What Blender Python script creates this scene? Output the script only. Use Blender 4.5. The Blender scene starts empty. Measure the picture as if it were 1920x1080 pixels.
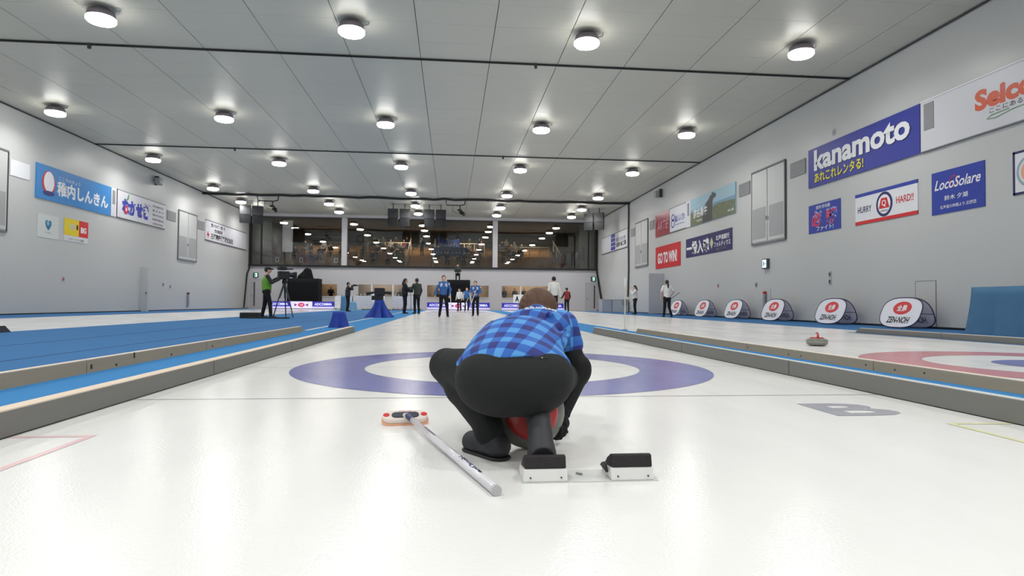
import bpy, bmesh, math, random
import numpy as np
from mathutils import Vector, Matrix, Euler
random.seed(7)
PI = math.pi
COL = bpy.context.scene.collection
SC = bpy.context.scene

# ------------------------------------------------------------------ camera, world, exposure
cam = bpy.data.cameras.new('camera'); cam_o = bpy.data.objects.new('camera', cam); COL.objects.link(cam_o)
CAM = Vector((-0.4713, -5.6666, 0.5775)); YAW, PITCH, ROLL = 0.0972, 0.0246, 0.0078
fwd = Vector((math.sin(YAW)*math.cos(PITCH), math.cos(YAW)*math.cos(PITCH), math.sin(PITCH)))
rgt = Vector((math.cos(YAW), -math.sin(YAW), 0)); upv = rgt.cross(fwd)
r2 = rgt*math.cos(ROLL) + upv*math.sin(ROLL); u2 = -rgt*math.sin(ROLL) + upv*math.cos(ROLL)
m3 = Matrix((r2, u2, -fwd)).transposed()
cam_o.matrix_world = Matrix.Translation(CAM) @ m3.to_4x4()
cam.sensor_width = 36; cam.lens = 1168.86/1920*36; cam.clip_end = 200; cam.clip_start = 0.05
SC.camera = cam_o
w = bpy.data.worlds.new('world'); SC.world = w; w.use_nodes = True
w.node_tree.nodes['Background'].inputs[0].default_value = (.8, .85, 1, 1)
w.node_tree.nodes['Background'].inputs[1].default_value = 0.05
SC.view_settings.view_transform = 'Standard'; SC.view_settings.look = 'None'
SC.view_settings.gamma = 1; SC.view_settings.exposure = 0.0; SC.view_settings.use_curve_mapping = False
SC.cycles.max_bounces = 8; SC.cycles.diffuse_bounces = 5; SC.cycles.glossy_bounces = 4
SC.cycles.transparent_max_bounces = 8; SC.cycles.sample_clamp_indirect = 6
LAMP_W = 82.0      # watts of each ceiling lamp
LAMP_COL = (1.0, .99, .975)

XL, XR, H, YB, YN = -16.82, 11.97, 7.76, 46.66, -11.0   # room shell
LAMP_X = (-15.1, -9.1, -3.07, 3.03, 9.0)
LAMP_Y = (-7.5, -4.6, 2.3, 10.4, 18.75, 26.35, 34.1, 39.2, 43.1)

# ------------------------------------------------------------------ materials
def s2l(c):
    return tuple((x/255/12.92) if x/255 <= .04045 else ((x/255+.055)/1.055)**2.4 for x in c)
MATS = {}
def mat(name, rgb, rough=.5, metal=0, spec=.5, noise=0, nscale=8, bump=0, bscale=40, emit=0, stretch=None, coat=0):
    """rgb in sRGB 0-255"""
    if name in MATS: return MATS[name]
    m = bpy.data.materials.new(name); m.use_nodes = True; nt = m.node_tree; b = nt.nodes['Principled BSDF']
    c = s2l(rgb)
    b.inputs['Base Color'].default_value = (*c, 1); b.inputs['Roughness'].default_value = rough
    b.inputs['Metallic'].default_value = metal; b.inputs['Specular IOR Level'].default_value = spec
    b.inputs['Coat Weight'].default_value = coat
    if noise or bump:
        tc = nt.nodes.new('ShaderNodeTexCoord'); mp = nt.nodes.new('ShaderNodeMapping')
        nt.links.new(tc.outputs['Object'], mp.inputs[0])
        if stretch: mp.inputs['Scale'].default_value = stretch
    if noise:
        n = nt.nodes.new('ShaderNodeTexNoise'); n.inputs['Scale'].default_value = nscale; n.inputs['Detail'].default_value = 4
        nt.links.new(mp.outputs[0], n.inputs['Vector'])
        mx = nt.nodes.new('ShaderNodeMix'); mx.data_type = 'RGBA'
        mx.inputs[6].default_value = (*[x*(1-noise) for x in c], 1); mx.inputs[7].default_value = (*[min(1, x*(1+noise)) for x in c], 1)
        nt.links.new(n.outputs['Fac'], mx.inputs[0]); nt.links.new(mx.outputs[2], b.inputs['Base Color'])
    if bump:
        n2 = nt.nodes.new('ShaderNodeTexNoise'); n2.inputs['Scale'].default_value = bscale
        nt.links.new(mp.outputs[0], n2.inputs['Vector'])
        bp = nt.nodes.new('ShaderNodeBump'); bp.inputs['Strength'].default_value = bump; bp.inputs['Distance'].default_value = .01
        nt.links.new(n2.outputs['Fac'], bp.inputs['Height']); nt.links.new(bp.outputs[0], b.inputs['Normal'])
    if emit:
        b.inputs['Emission Color'].default_value = (*c, 1); b.inputs['Emission Strength'].default_value = emit
    MATS[name] = m; return m

def ice_mat(name, rgb, alb_noise=.05):
    m = bpy.data.materials.new(name); m.use_nodes = True; nt = m.node_tree; b = nt.nodes['Principled BSDF']
    c = s2l(rgb)
    geo = nt.nodes.new('ShaderNodeNewGeometry')
    mp = nt.nodes.new('ShaderNodeMapping'); mp.inputs['Scale'].default_value = (1.3, .35, 1); nt.links.new(geo.outputs['Position'], mp.inputs[0])
    n = nt.nodes.new('ShaderNodeTexNoise'); n.inputs['Scale'].default_value = 1.6; n.inputs['Detail'].default_value = 7; n.inputs['Roughness'].default_value = .65
    nt.links.new(mp.outputs[0], n.inputs['Vector'])
    cr = nt.nodes.new('ShaderNodeValToRGB'); cr.color_ramp.elements[0].position = .3; cr.color_ramp.elements[1].position = .68
    cr.color_ramp.elements[0].color = (*[x*(1-alb_noise*1.6) for x in c], 1); cr.color_ramp.elements[1].color = (*c, 1)
    nt.links.new(n.outputs['Fac'], cr.inputs[0]); nt.links.new(cr.outputs[0], b.inputs['Base Color'])
    b.inputs['Roughness'].default_value = .17; b.inputs['IOR'].default_value = 1.31; b.inputs['Specular IOR Level'].default_value = .5
    # rubbed and unrubbed patches of the pebbled surface
    rr = nt.nodes.new('ShaderNodeMapRange'); rr.inputs[1].default_value = .35; rr.inputs[2].default_value = .65; rr.inputs[3].default_value = .16; rr.inputs[4].default_value = .21
    nt.links.new(n.outputs['Fac'], rr.inputs[0]); nt.links.new(rr.outputs[0], b.inputs['Roughness'])
    v = nt.nodes.new('ShaderNodeTexVoronoi'); v.inputs['Scale'].default_value = 120
    nt.links.new(geo.outputs['Position'], v.inputs['Vector'])
    bp = nt.nodes.new('ShaderNodeBump'); bp.inputs['Strength'].default_value = .09; bp.inputs['Distance'].default_value = .004; bp.invert = True
    nt.links.new(v.outputs['Distance'], bp.inputs['Height']); nt.links.new(bp.outputs[0], b.inputs['Normal'])
    MATS[name] = m; return m

M_ICE = ice_mat('ice', (238, 238, 236), .022); M_BLUEICE = ice_mat('ice_blue', (122, 124, 184), .06)
M_REDICE = ice_mat('ice_red', (206, 132, 138), .06); M_LINE = ice_mat('ice_line', (176, 178, 182)); M_LINE_F = ice_mat('ice_line_faint', (208, 209, 211))
M_REDMARK = ice_mat('ice_red_mark', (240, 204, 206)); M_YELMARK = ice_mat('ice_yellow_mark', (238, 238, 190)); M_LETB = ice_mat('ice_grey_letter', (168, 170, 178))
M_WALL = mat('wall_panel', (192, 193, 192), .38, noise=.02, nscale=.6)
M_WALLB = mat('wall_back', (200, 198, 202), .5)
M_CEIL = mat('ceiling_panel', (190, 188, 176), .42, noise=.015, nscale=1)
M_SEAM = mat('ceiling_seam', (120, 120, 118), .7)
M_BLACK = mat('black', (24, 24, 26), .5); M_BLKCLOTH = mat('black_cloth', (22, 23, 26), .9, spec=.2)
M_DARK = mat('dark_grey', (60, 60, 62), .5); M_GREY = mat('grey_metal', (150, 152, 156), .4, metal=.3)
M_LGREY = mat('light_grey', (178, 180, 182), .5); M_VENT = mat('vent_grey', (140, 140, 142), .6)
M_WHITE = mat('white_paint', (226, 227, 230), .45); M_SIGNW = mat('sign_white', (208, 208, 214), .4)
M_CARPET = mat('carpet_blue', (60, 112, 164), .9, spec=.2, noise=.06, nscale=2.5, bump=.3, bscale=200)
M_CARPET2 = mat('carpet_blue_light', (60, 130, 188), .9, spec=.2, noise=.05, nscale=2.5, bump=.3, bscale=200)
M_CSEAM = mat('carpet_seam', (38, 70, 112), .9)
M_TAPE = mat('white_tape', (205, 208, 205), .6)
M_FOAM = mat('grey_foam', (124, 124, 121), .85, spec=.2, noise=.05, nscale=6, stretch=(1, .2, 3))
M_WOOD = mat('bare_wood', (180, 160, 132), .75, noise=.08, nscale=5, stretch=(1, .15, 4))
M_CAP = mat('pale_wood_edge', (222, 206, 186), .7)
M_CONC = mat('concrete', (140, 140, 138), .8, noise=.05)

# ------------------------------------------------------------------ mesh helpers
def setp(o, **k):
    for a, v in k.items():
        if v is not None: o[a] = v
    return o
ORD = ['first', 'second', 'third', 'fourth', 'fifth', 'sixth', 'seventh', 'eighth', 'ninth', 'tenth', 'eleventh', 'twelfth']
def thing(name, label, cat, loc=(0, 0, 0), rz=0, group=None, rot=None):
    o = bpy.data.objects.new(name, None); COL.objects.link(o); o.empty_display_size = .1
    o.location = loc; o.rotation_euler = rot if rot else (0, 0, rz)
    return setp(o, label=label, category=cat, group=group)
def obj(name, me, m, parent=None, **k):
    o = bpy.data.objects.new(name, me); COL.objects.link(o)
    if m is not None and not me.materials: me.materials.append(m)
    if parent: o.parent = parent
    return setp(o, **k)
def mesh(name, vs, fs, smooth=False):
    me = bpy.data.meshes.new(name); me.from_pydata([tuple(v) for v in vs], [], fs)
    bm = bmesh.new(); bm.from_mesh(me); bmesh.ops.recalc_face_normals(bm, faces=bm.faces); bm.to_mesh(me); bm.free()
    if smooth:
        me.polygons.foreach_set('use_smooth', [True]*len(me.polygons))
    me.update(); return me
class MB:
    def __init__(s): s.v = []; s.f = []
    def add(s, vs, fs):
        n = len(s.v); s.v += [Vector(v) for v in vs]; s.f += [[i+n for i in f] for f in fs]; return s
    def box(s, x, y, z):
        vs = [(a, b, c) for a in x for b in y for c in z]
        return s.add(vs, [(0,1,3,2),(4,6,7,5),(0,4,5,1),(2,3,7,6),(0,2,6,4),(1,5,7,3)])
    def tube(s, pts, r, n=8, cap=True):
        pts = [Vector(p) for p in pts]; rs = r if isinstance(r, (list, tuple)) else [r]*len(pts)
        base = len(s.v); prev = None
        for i, p in enumerate(pts):
            d = (pts[min(i+1, len(pts)-1)] - pts[max(i-1, 0)]).normalized()
            a = Vector((0, 0, 1)) if abs(d.z) < .9 else Vector((1, 0, 0))
            if prev is not None: a = prev
            e1 = (a - d*a.dot(d)).normalized(); e2 = d.cross(e1); prev = e1
            for k in range(n):
                t = 2*PI*k/n; s.v.append(p + (e1*math.cos(t) + e2*math.sin(t))*rs[i])
        for i in range(len(pts)-1):
            for k in range(n):
                a = base+i*n+k; b = base+i*n+(k+1) % n; s.f.append([a, b, b+n, a+n])
        if cap:
            s.f.append([base+k for k in range(n)]); s.f.append([base+(len(pts)-1)*n+k for k in range(n)])
        return s
    def lathe(s, prof, n=24, c=(0, 0, 0)):
        c = Vector(c); base = len(s.v)
        for r, z in prof:
            for k in range(n):
                t = 2*PI*k/n; s.v.append(c + Vector((r*math.cos(t), r*math.sin(t), z)))
        for i in range(len(prof)-1):
            for k in range(n):
                a = base+i*n+k; b = base+i*n+(k+1) % n; s.f.append([a, b, b+n, a+n])
        s.f.append([base+k for k in range(n)][::-1]); s.f.append([base+(len(prof)-1)*n+k for k in range(n)])
        return s
    def prism(s, pts, fn, t0, t1):
        """pts 2-D outline; fn(u,v,t)->xyz"""
        n = len(pts); base = len(s.v)
        s.v += [Vector(fn(u, v, t0)) for u, v in pts] + [Vector(fn(u, v, t1)) for u, v in pts]
        s.f.append([base+i for i in range(n)]); s.f.append([base+n+i for i in range(n)][::-1])
        for i in range(n):
            j = (i+1) % n; s.f.append([base+i, base+n+i, base+n+j, base+j])
        return s
    def build(s, name, m, parent=None, smooth=False, **k):
        return obj(name, mesh(name, s.v, s.f, smooth), m, parent, **k)
def box(name, x, y, z, m, parent=None, **k): return MB().box(x, y, z).build(name, m, parent, **k)
def bevel(o, wd=.01, seg=2):
    md = o.modifiers.new('bevel', 'BEVEL'); md.width = wd; md.segments = seg; return o
def dup(root, loc=None, rz=None, label=None):
    r = root.copy(); COL.objects.link(r)
    if loc is not None: r.location = loc
    if rz is not None: r.rotation_euler[2] = rz
    if label: r['label'] = label
    def rec(a, b):
        for ch in a.children:
            c = ch.copy(); COL.objects.link(c); c.parent = b; rec(ch, c)
    rec(root, r); return r
def text(parent, s, m, cx, cz, wd, ht, y=-.02, bold=0, shear=0, name='lettering', flat=False, fx=None, extrude=.15, mirror=False, **k):
    """lettering in the local XZ plane facing -Y (or lying flat in XY when flat)"""
    cu = bpy.data.curves.new('t', 'FONT'); cu.body = s; cu.size = 1; cu.offset = bold; cu.shear = shear; cu.resolution_u = 3; cu.align_x = 'CENTER'
    o = bpy.data.objects.new('t', cu); COL.objects.link(o)
    dg = bpy.context.evaluated_depsgraph_get(); me = bpy.data.meshes.new_from_object(o.evaluated_get(dg)); bpy.data.objects.remove(o); bpy.data.curves.remove(cu)
    n = len(me.vertices); co = np.empty(n*3, 'f'); me.vertices.foreach_get('co', co); co = co.reshape(-1, 3)
    mn, mx = co[:, :2].min(0), co[:, :2].max(0); uv = (co[:, :2]-mn)/np.maximum(mx-mn, 1e-6) - .5
    if mirror: uv[:, 0] *= -1
    if flat: out = np.stack([cx+uv[:, 0]*wd, cz+uv[:, 1]*ht, np.full(n, y)], 1)
    else: out = np.stack([cx+uv[:, 0]*wd, np.full(n, y), cz+uv[:, 1]*ht], 1)
    if fx: out = np.array([fx(*p) for p in out], 'f')
    me.vertices.foreach_set('co', out.astype('f').ravel()); me.update(); me.name = name
    me.materials.clear()
    return obj(name, me, m, parent, **k)
def ellipse(cx, cz, rx, rz, n=32, a0=0, a1=2*PI):
    return [(cx+rx*math.cos(a0+(a1-a0)*i/n), cz+rz*math.sin(a0+(a1-a0)*i/n)) for i in range(n)]
def plate(name, pts, m, parent, y0, y1, **k):
    return MB().prism(pts, lambda u, v, t: (u, t, v), y0, y1).build(name, m, parent, **k)
def ring_plate(name, cx, cz, rx, rz, wd, m, parent, y0, y1, n=36):
    b = MB(); 
    for i in range(n):
        a, c = 2*PI*i/n, 2*PI*(i+1)/n
        q = [(cx+rx*math.cos(a), cz+rz*math.sin(a)), (cx+rx*math.cos(c), cz+rz*math.sin(c)), (cx+(rx-wd)*math.cos(c), cz+(rz-wd)*math.sin(c)), (cx+(rx-wd)*math.cos(a), cz+(rz-wd)*math.sin(a))]
        b.prism(q, lambda u, v, t: (u, t, v), y0, y1)
    return b.build(name, m, parent)

# ---- implicit-surface modeller (rounded cones and ellipsoids blended, meshed with surface nets)
def C_(a, b, ra, rb=None, k=None): return ('c', np.array(a, float), np.array(b, float), ra, ra if rb is None else rb, k)
def E_(c, r, rot=None, k=None): return ('e', np.array(c, float), np.array(r, float), np.array(Euler(rot).to_matrix()).T if rot else np.eye(3), None, k)
def P_(p, n, k=None): return ('p', np.array(p, float), np.array(n, float)/np.linalg.norm(n), None, None, k)
def Sub_(c, r, k=.005): return ('s', np.array(c, float), r, None, None, k)
def sdf(prims, vox, kk=.02):
    lo = np.full(3, 1e9); hi = -lo
    for p in prims:
        if p[0] == 'c':
            for q, r in ((p[1], p[3]), (p[2], p[4])): lo = np.minimum(lo, q-r); hi = np.maximum(hi, q+r)
        elif p[0] == 'e': R = p[2].max(); lo = np.minimum(lo, p[1]-R); hi = np.maximum(hi, p[1]+R)
    lo -= vox*3; hi += vox*3
    n = np.ceil((hi-lo)/vox).astype(int)+1
    ax = [lo[i]+np.arange(n[i])*vox for i in range(3)]
    D = np.full(n, 1e3, 'f')
    for p in prims:
        k = p[5] if p[5] is not None else kk
        if p[0] in 'ce':
            if p[0] == 'c': a = np.minimum(p[1]-p[3], p[2]-p[4]); b = np.maximum(p[1]+p[3], p[2]+p[4])
            else: a = p[1]-p[2].max(); b = p[1]+p[2].max()
            g = k+vox*2.5; i0 = np.maximum(0, ((a-g-lo)/vox).astype(int)); i1 = np.minimum(n, ((b+g-lo)/vox).astype(int)+2)
            sl = tuple(slice(i0[i], i1[i]) for i in range(3))
            X = np.stack(np.meshgrid(*[ax[i][sl[i]] for i in range(3)], indexing='ij'), -1)
            if p[0] == 'c':
                ab = p[2]-p[1]; t = np.clip(((X-p[1])@ab)/max(ab@ab, 1e-9), 0, 1)
                d = np.linalg.norm(X-p[1]-t[..., None]*ab, axis=-1) - (p[3]+(p[4]-p[3])*t)
            else:
                q = (X-p[1])@p[3].T; k0 = np.linalg.norm(q/p[2], axis=-1); k1 = np.linalg.norm(q/p[2]**2, axis=-1)
                d = k0*(k0-1)/np.maximum(k1, 1e-6)
            o = D[sl]; h = np.maximum(k-np.abs(o-d), 0)/max(k, 1e-6)
            D[sl] = np.minimum(o, d) - h*h*k*.25
        else:
            X = np.stack(np.meshgrid(*ax, indexing='ij'), -1)
            d = ((X-p[1])@p[2]) if p[0] == 'p' else p[2]-np.linalg.norm(X-p[1], axis=-1)
            D = np.maximum(D, d.astype('f'))
    # surface nets
    S = D < 0
    def sh(A, d): return A[d[0]:A.shape[0]-1+d[0], d[1]:A.shape[1]-1+d[1], d[2]:A.shape[2]-1+d[2]]
    cs = [(i, j, l) for i in (0, 1) for j in (0, 1) for l in (0, 1)]
    tot = sum(sh(S, c).astype(int) for c in cs); act = (tot > 0) & (tot < 8)
    idx = np.argwhere(act); vid = np.full(act.shape, -1); vid[act] = np.arange(len(idx))
    acc = np.zeros((len(idx), 3)); cnt = np.zeros(len(idx))
    for c in cs:
        for a in range(3):
            if c[a]: continue
            e = list(c); e[a] = 1; e = tuple(e)
            v0 = sh(D, c)[act]; v1 = sh(D, e)[act]; mk = (v0 < 0) != (v1 < 0)
            t = np.where(mk, v0/np.where(mk, v0-v1, 1), 0); pt = np.tile(np.array(c, float), (len(idx), 1)); pt[:, a] += t
            acc[mk] += pt[mk]; cnt[mk] += 1
    V = lo + (idx + acc/np.maximum(cnt, 1)[:, None])*vox
    F = []
    for a in range(3):
        b, c = (a+1) % 3, (a+2) % 3
        s0 = [slice(None)]*3; s1 = [slice(None)]*3; s0[a] = slice(0, -1); s1[a] = slice(1, None)
        A, B = S[tuple(s0)], S[tuple(s1)]; mk = A != B; ii = np.argwhere(mk); ii = ii[(ii[:, b] > 0) & (ii[:, c] > 0) & (ii[:, b] < n[b]-1) & (ii[:, c] < n[c]-1)]
        def g(db, dc):
            j = ii.copy(); j[:, b] -= db; j[:, c] -= dc; return vid[j[:, 0], j[:, 1], j[:, 2]]
        q = np.stack([g(1, 1), g(0, 1), g(0, 0), g(1, 0)], 1); inside = A[ii[:, 0], ii[:, 1], ii[:, 2]]
        q[~inside] = q[~inside][:, ::-1]; F.append(q)
    return V, np.concatenate(F)
def sdf_obj(name, prims, vox, m, parent=None, k=.02, off=(0, 0, 0), attr=None, **kw):
    V, F = sdf(prims, vox, k); me = bpy.data.meshes.new(name)
    W = V-np.array(off); me.from_pydata(W.tolist(), [], F.tolist()); me.polygons.foreach_set('use_smooth', [True]*len(me.polygons))
    if attr is not None:
        at = me.attributes.new('weave', 'FLOAT_VECTOR', 'POINT'); at.data.foreach_set('vector', attr(V).astype('f').ravel())
    me.update(); return obj(name, me, m, parent, **kw)

# ================================================================== SETTING
floor = box('floor', (XL-.1, XR+.1), (YN, YB), (-.2, -.03), M_CONC, kind='structure')
def sheet(name, x0, x1, y0, y1, cx=None, hue=None):
    s = box(name, (x0, x1), (y0, y1), (-.03, 0), M_ICE, kind='structure', label='white pebbled curling ice')
    return s
def flatquad(name, pts, z, m, parent, **k):
    return obj(name, mesh(name, [(x, y, z) for x, y in pts], [list(range(len(pts)))]), m, parent, **k)
def annulus(name, cx, cy, r0, r1, z, m, parent, n=128, **k):
    vs = []; fs = []
    for i in range(n):
        t = 2*PI*i/n; vs += [(cx+r0*math.cos(t), cy+r0*math.sin(t), z), (cx+r1*math.cos(t), cy+r1*math.sin(t), z)]
    for i in range(n):
        a = 2*i; b = 2*((i+1) % n); fs.append([a, a+1, b+1, b])
    return obj(name, mesh(name, vs, fs), m, parent, **k)
ice_b = sheet('ice_sheet', -2.31, 2.31, YN, 42.3)
ice_a = sheet('ice_sheet', 3.38, 8.15, YN, 42.3)
ice_a2 = sheet('ice_sheet', 8.15, 9.15, 7.2, 42.3)
ice_c = sheet('ice_sheet', -14.0, -8.3, YN, 42.3)
def house(parent, cx, cy, outer, inner, lx0, lx1):
    e = .0008
    flatquad('tee_line', [(lx0, cy-.01), (lx1, cy-.01), (lx1, cy+.01), (lx0, cy+.01)], e, M_LINE_F, parent)
    annulus('house_ring', cx, cy, 1.22, 1.83, 2*e, outer, parent, label='wide outer ring painted under the ice')
    annulus('house_ring', cx, cy, .0, .61, 2*e, inner, parent, label='small inner circle painted under the ice')
    s = 1 if cy < 10 else -1
    for yy, wd in ((cy-1.83*s, .01), (cy+6.4*s, .022), (cy+4.05*s, .02)):
        flatquad('cross_line', [(lx0, yy-wd), (lx1, yy-wd), (lx1, yy+wd), (lx0, yy+wd)], 1.2*e, M_LINE, parent)
house(ice_b, 0, 0, M_BLUEICE, M_REDICE, -2.3, 2.3); house(ice_b, 0, 34.75, M_BLUEICE, M_REDICE, -2.3, 2.3)
house(ice_a, 5.66, 0, M_REDICE, M_BLUEICE, 3.4, 8.1); house(ice_a, 5.66, 34.75, M_REDICE, M_BLUEICE, 3.4, 8.1)
house(ice_c, -11.2, 34.75, M_BLUEICE, M_REDICE, -13.6, -8.8)
# corner marks and the sheet letter under the ice
b = MB()
LZ = [.0008]
def lline(pts, wd, m, name, parent):
    LZ[0] += .0002
    for (x0, y0), (x1, y1) in zip(pts, pts[1:]):
        d = Vector((x1-x0, y1-y0)).normalized(); nn = Vector((-d.y, d.x))*wd
        flatquad(name, [(x0-nn.x, y0-nn.y), (x1-nn.x, y1-nn.y), (x1+nn.x, y1+nn.y), (x0+nn.x, y0+nn.y)], LZ[0], m, parent)
lline([(-2.30, -2.85), (-1.985, -2.845)], .016, M_REDMARK, 'corner_mark', ice_b); lline([(-1.985, -2.83), (-1.99, -3.9)], .016, M_REDMARK, 'corner_mark', ice_b)
lline([(2.30, -2.82), (1.985, -2.80)], .016, M_YELMARK, 'corner_mark', ice_b); lline([(1.985, -2.79), (1.97, -3.9)], .016, M_YELMARK, 'corner_mark', ice_b)
text(ice_b, 'B', M_LETB, 1.765, -2.365, .42, .40, y=.0012, bold=.03, name='sheet_letter', flat=True)
text(ice_a, 'A', M_LETB, 7.5, -2.37, .42, .40, y=.0012, bold=.03, name='sheet_letter', flat=True)

# blue carpet between and beside the sheets
def carpet(label, x, y, m, seams=()):
    c = box('carpet', x, y, (-.03, .004), m); setp(c, label=label, category='carpet')
    for sx in seams: box('seam', (sx-.012, sx+.012), y, (.003, .006), M_CSEAM, c)
    return c
cp1 = carpet('bright blue carpet strip running along the left edge of the middle sheet', (-3.36, -2.31), (YN, 42.3), M_CARPET2)
cp2 = carpet('wide blue carpet with dark seams left of the middle sheet', (-8.3, -3.36), (YN, 42.3), M_CARPET, (-4.6, -5.95))
carpet('blue carpet strip between the middle sheet and the right-hand sheet', (2.31, 3.38), (YN, 42.3), M_CARPET2)
carpet('blue carpet along the foot of the right wall', (9.15, XR-.001), (7.2, 42.3), M_CARPET, (10.4,))
carpet('blue carpet beside the near end of the right-hand sheet', (8.15, XR-.001), (YN, 7.2), M_CARPET, (10.2,))
carpet('narrow blue carpet along the foot of the left wall', (XL+.001, -14.0), (YN, 42.3), M_CARPET)
box('walkway', (XL, XR), (42.3, YB), (-.03, .004), mat('grey_floor', (150, 148, 146), .5, noise=.05), kind='structure')
t = box('tape_line', (-3.40, -3.32), (7.2, 36), (.004, .007), M_TAPE); setp(t, label='white tape line along the seam of the left blue carpet', category='tape')

# foam-faced timber bumpers round the near ends of the sheets
def curb(label, xf, side, y0, y1, h, m, seg=2.4, endtaper=True, d=.07, cap=None):
    """xf: face plane x, side: +1 body extends to +x"""
    t = thing('bumper_board', label, 'bumper', (xf, y1, 0))
    y = y1; k = 0
    while y > y0+.01:
        ya = max(y0, y-seg); g = .006
        fx = sorted((0, side*d)); a, bb = ya-y1+g, y-y1-g
        mb = MB()
        if k == 0 and endtaper:   # chamfered far end
            mb.prism([(a, 0), (bb, 0), (bb-.16, h), (a, h)], lambda u, v, q: (q, u, v), fx[0], fx[1])
        else: mb.box(fx, (a, bb), (0, h))
        mb.build('board', m, t)
        cx_ = sorted((side*.0, side*d)); bt = bb-.16 if k == 0 and endtaper else bb
        box('edge_strip', cx_, (a, bt), (h, h+.006), cap or M_CAP, t)
        y = ya; k += 1
    return t
curb('grey foam bumper along the left side of the middle sheet', -2.31, -1, -8, 6.62, .112, M_FOAM, d=.08)
curb('grey foam bumper along the right side of the middle sheet', 2.31, 1, -8, 6.45, .122, M_FOAM, d=.035, cap=M_TAPE)
cb = curb('bare wooden bumper standing on the blue carpet at left', -3.30, -1, -8, 6.72, .105, M_WOOD, d=.055)
cb3 = curb('bare wooden bumper along the near edge of the right-hand sheet', 3.27, 1, -8, 6.75, .088, M_WOOD, d=.06)
curb('grey foam bumper beyond the right-hand sheet, by the right wall', 8.22, 1, -8, 7.05, .105, M_FOAM)
curb('grey foam bumper far left beside the left sheet', -8.18, -1, -8, 6.15, .12, M_DARK)
M_STAIN = mat('dark_knot', (52, 46, 40), .9)
for (yy, zz, hh) in ((.25, .085, .05), (-.42, .05, .035), (-.05, .03, .02), (1.0, .03, .02), (2.1, .04, .02)):
    box('bolt_hole', (-.001, .003), (yy-6.72-.01, yy-6.72+.01), (zz-hh/2, zz+hh/2), M_STAIN, cb)
for (yy, zz) in ((-.35, .045), (-.72, .04), (-1.05, .05), (.7, .04), (.95, .035), (1.9, .045)):
    MB().tube([(-.003, yy-6.75, zz), (.001, yy-6.75, zz)], .008, 8).build('bolt_hole', M_STAIN, cb3)

# ---- walls
def yz_wall(name, x0, x1): return box(name, (x0, x1), (YN, YB), (-.2, H+.05), M_WALL, kind='structure')
yz_wall('wall_left', XL-.3, XL); yz_wall('wall_right', XR, XR+.3)
box('wall_near', (XL-.3, XR+.3), (YN-.3, YN), (-.2, H+.05), M_WALL, kind='structure')
bmb = MB(); T = (YB, YB+.3)
LOW = [(-11.1, -9.8), (-8.1, -4.17), (-2.47, 2.66), (3.77, 8.28)]
bmb.box((XL-.3, XR+.3), T, (-.2, 1.03)); bmb.box((XL-.3, XR+.3), T, (2.04, 3.45)); bmb.box((XL-.3, XR+.3), T, (7.5, H+.05))
xs = [XL-.3] + [v for p in LOW for v in p] + [XR+.3]
for a, c in zip(xs[::2], xs[1::2]): bmb.box((a, c), T, (1.03, 2.04))
for a, c in ((-9.47, -9.04), (2.97, 3.38)): bmb.box((a, c), (YB-.12, YB+.3), (3.45, 7.5))
bmb.build('wall_back', M_WALLB, kind='structure')
box('trim_1', (XL, XR), (YB-.18, YB+.1), (3.43, 3.58), M_BLACK, kind='structure')
box('trim_2', (XL, XR), (YB-.06, YB+.1), (7.44, 7.52), M_DARK, kind='structure')
b = MB().tube([(XR-.03, YN, H-.03), (XR-.03, YB, H-.03)], .03, 6).tube([(XL+.03, YN, H-.03), (XL+.03, YB, H-.03)], .03, 6)
b.build('trim_3', M_DARK, kind='structure')
b = MB().box((XR-.03, XR), (YN, YB), (0, .06)).box((XL, XL+.03), (YN, YB), (0, .05)); b.build('baseboard_sides', M_BLACK, kind='structure')

# ---- ceiling of 2 m wide panels
ceil = box('ceiling', (XL-.3, XR+.3), (YN-.3, YB+.3), (H+.06, H+.3), M_SEAM, kind='structure')
PW, PL = 2.03, 1.18
xs = [.60+PW*k for k in range(-9, 7)]; beams = (12.68, 24.49, 37.0); PLs = 11.81/10
cells = []
y = 12.68-PLs*20
while y < YB:
    for x in xs:
        x0, x1 = max(x, XL), min(x+PW, XR)
        if x1-x0 > .2: cells.append((x0, x1, y, min(y+PLs, YB)))
    y += PLs
vis = sorted([c for c in cells if c[2] > 8.2 and c[1] > -15], key=lambda c: c[2])
full = [c for c in vis if abs(c[1]-c[0]-PW) < .01][:290]; fs_ = set(full)
pm = None
for c in full:
    if pm is None:
        g = .010; pm = MB().box((g, PW-g), (.003, PLs-.003), (0, .06)).build('ceiling_panel', M_CEIL, ceil); pm.location = (c[0], c[2], H); continue
    o = pm.copy(); COL.objects.link(o); o.location = (c[0], c[2], H)
rest = MB()
for c in cells:
    if c not in fs_: rest.box((c[0]+.010, c[1]-.010), (c[2]+.003, c[3]-.003), (H, H+.06))
rest.build('ceiling_panel', M_CEIL, ceil, kind='stuff')
def cross_rail(y, r, label, z=H-.03, sag=False):
    pts = [(XL, y, z)]
    for i in range(1, 40):
        x = XL+(XR-XL)*i/40; pts.append((x, y, z-(random.uniform(0, .07) if sag else 0)))
    pts.append((XR, y, z)); t = thing('cable_rail', label, 'cable', (0, y, z))
    MB().tube([(p[0], 0, p[2]-z) for p in pts], r, 6).build('cable', M_BLACK, t)
    for i in range(7):
        x = XL+2+i*4.2; box('clamp', (x-.04, x+.04), (-.03, .03), (-.12 if i % 3 == 1 else 0, .03), M_DARK, t)
    return t
cross_rail(12.68, .032, 'nearest black cable rail crossing the white ceiling'); cross_rail(24.49, .026, 'middle black cable rail crossing the white ceiling')
cross_rail(37.0, .085, 'thick sagging black cable bundle crossing the far ceiling', H-.09, True)

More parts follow.
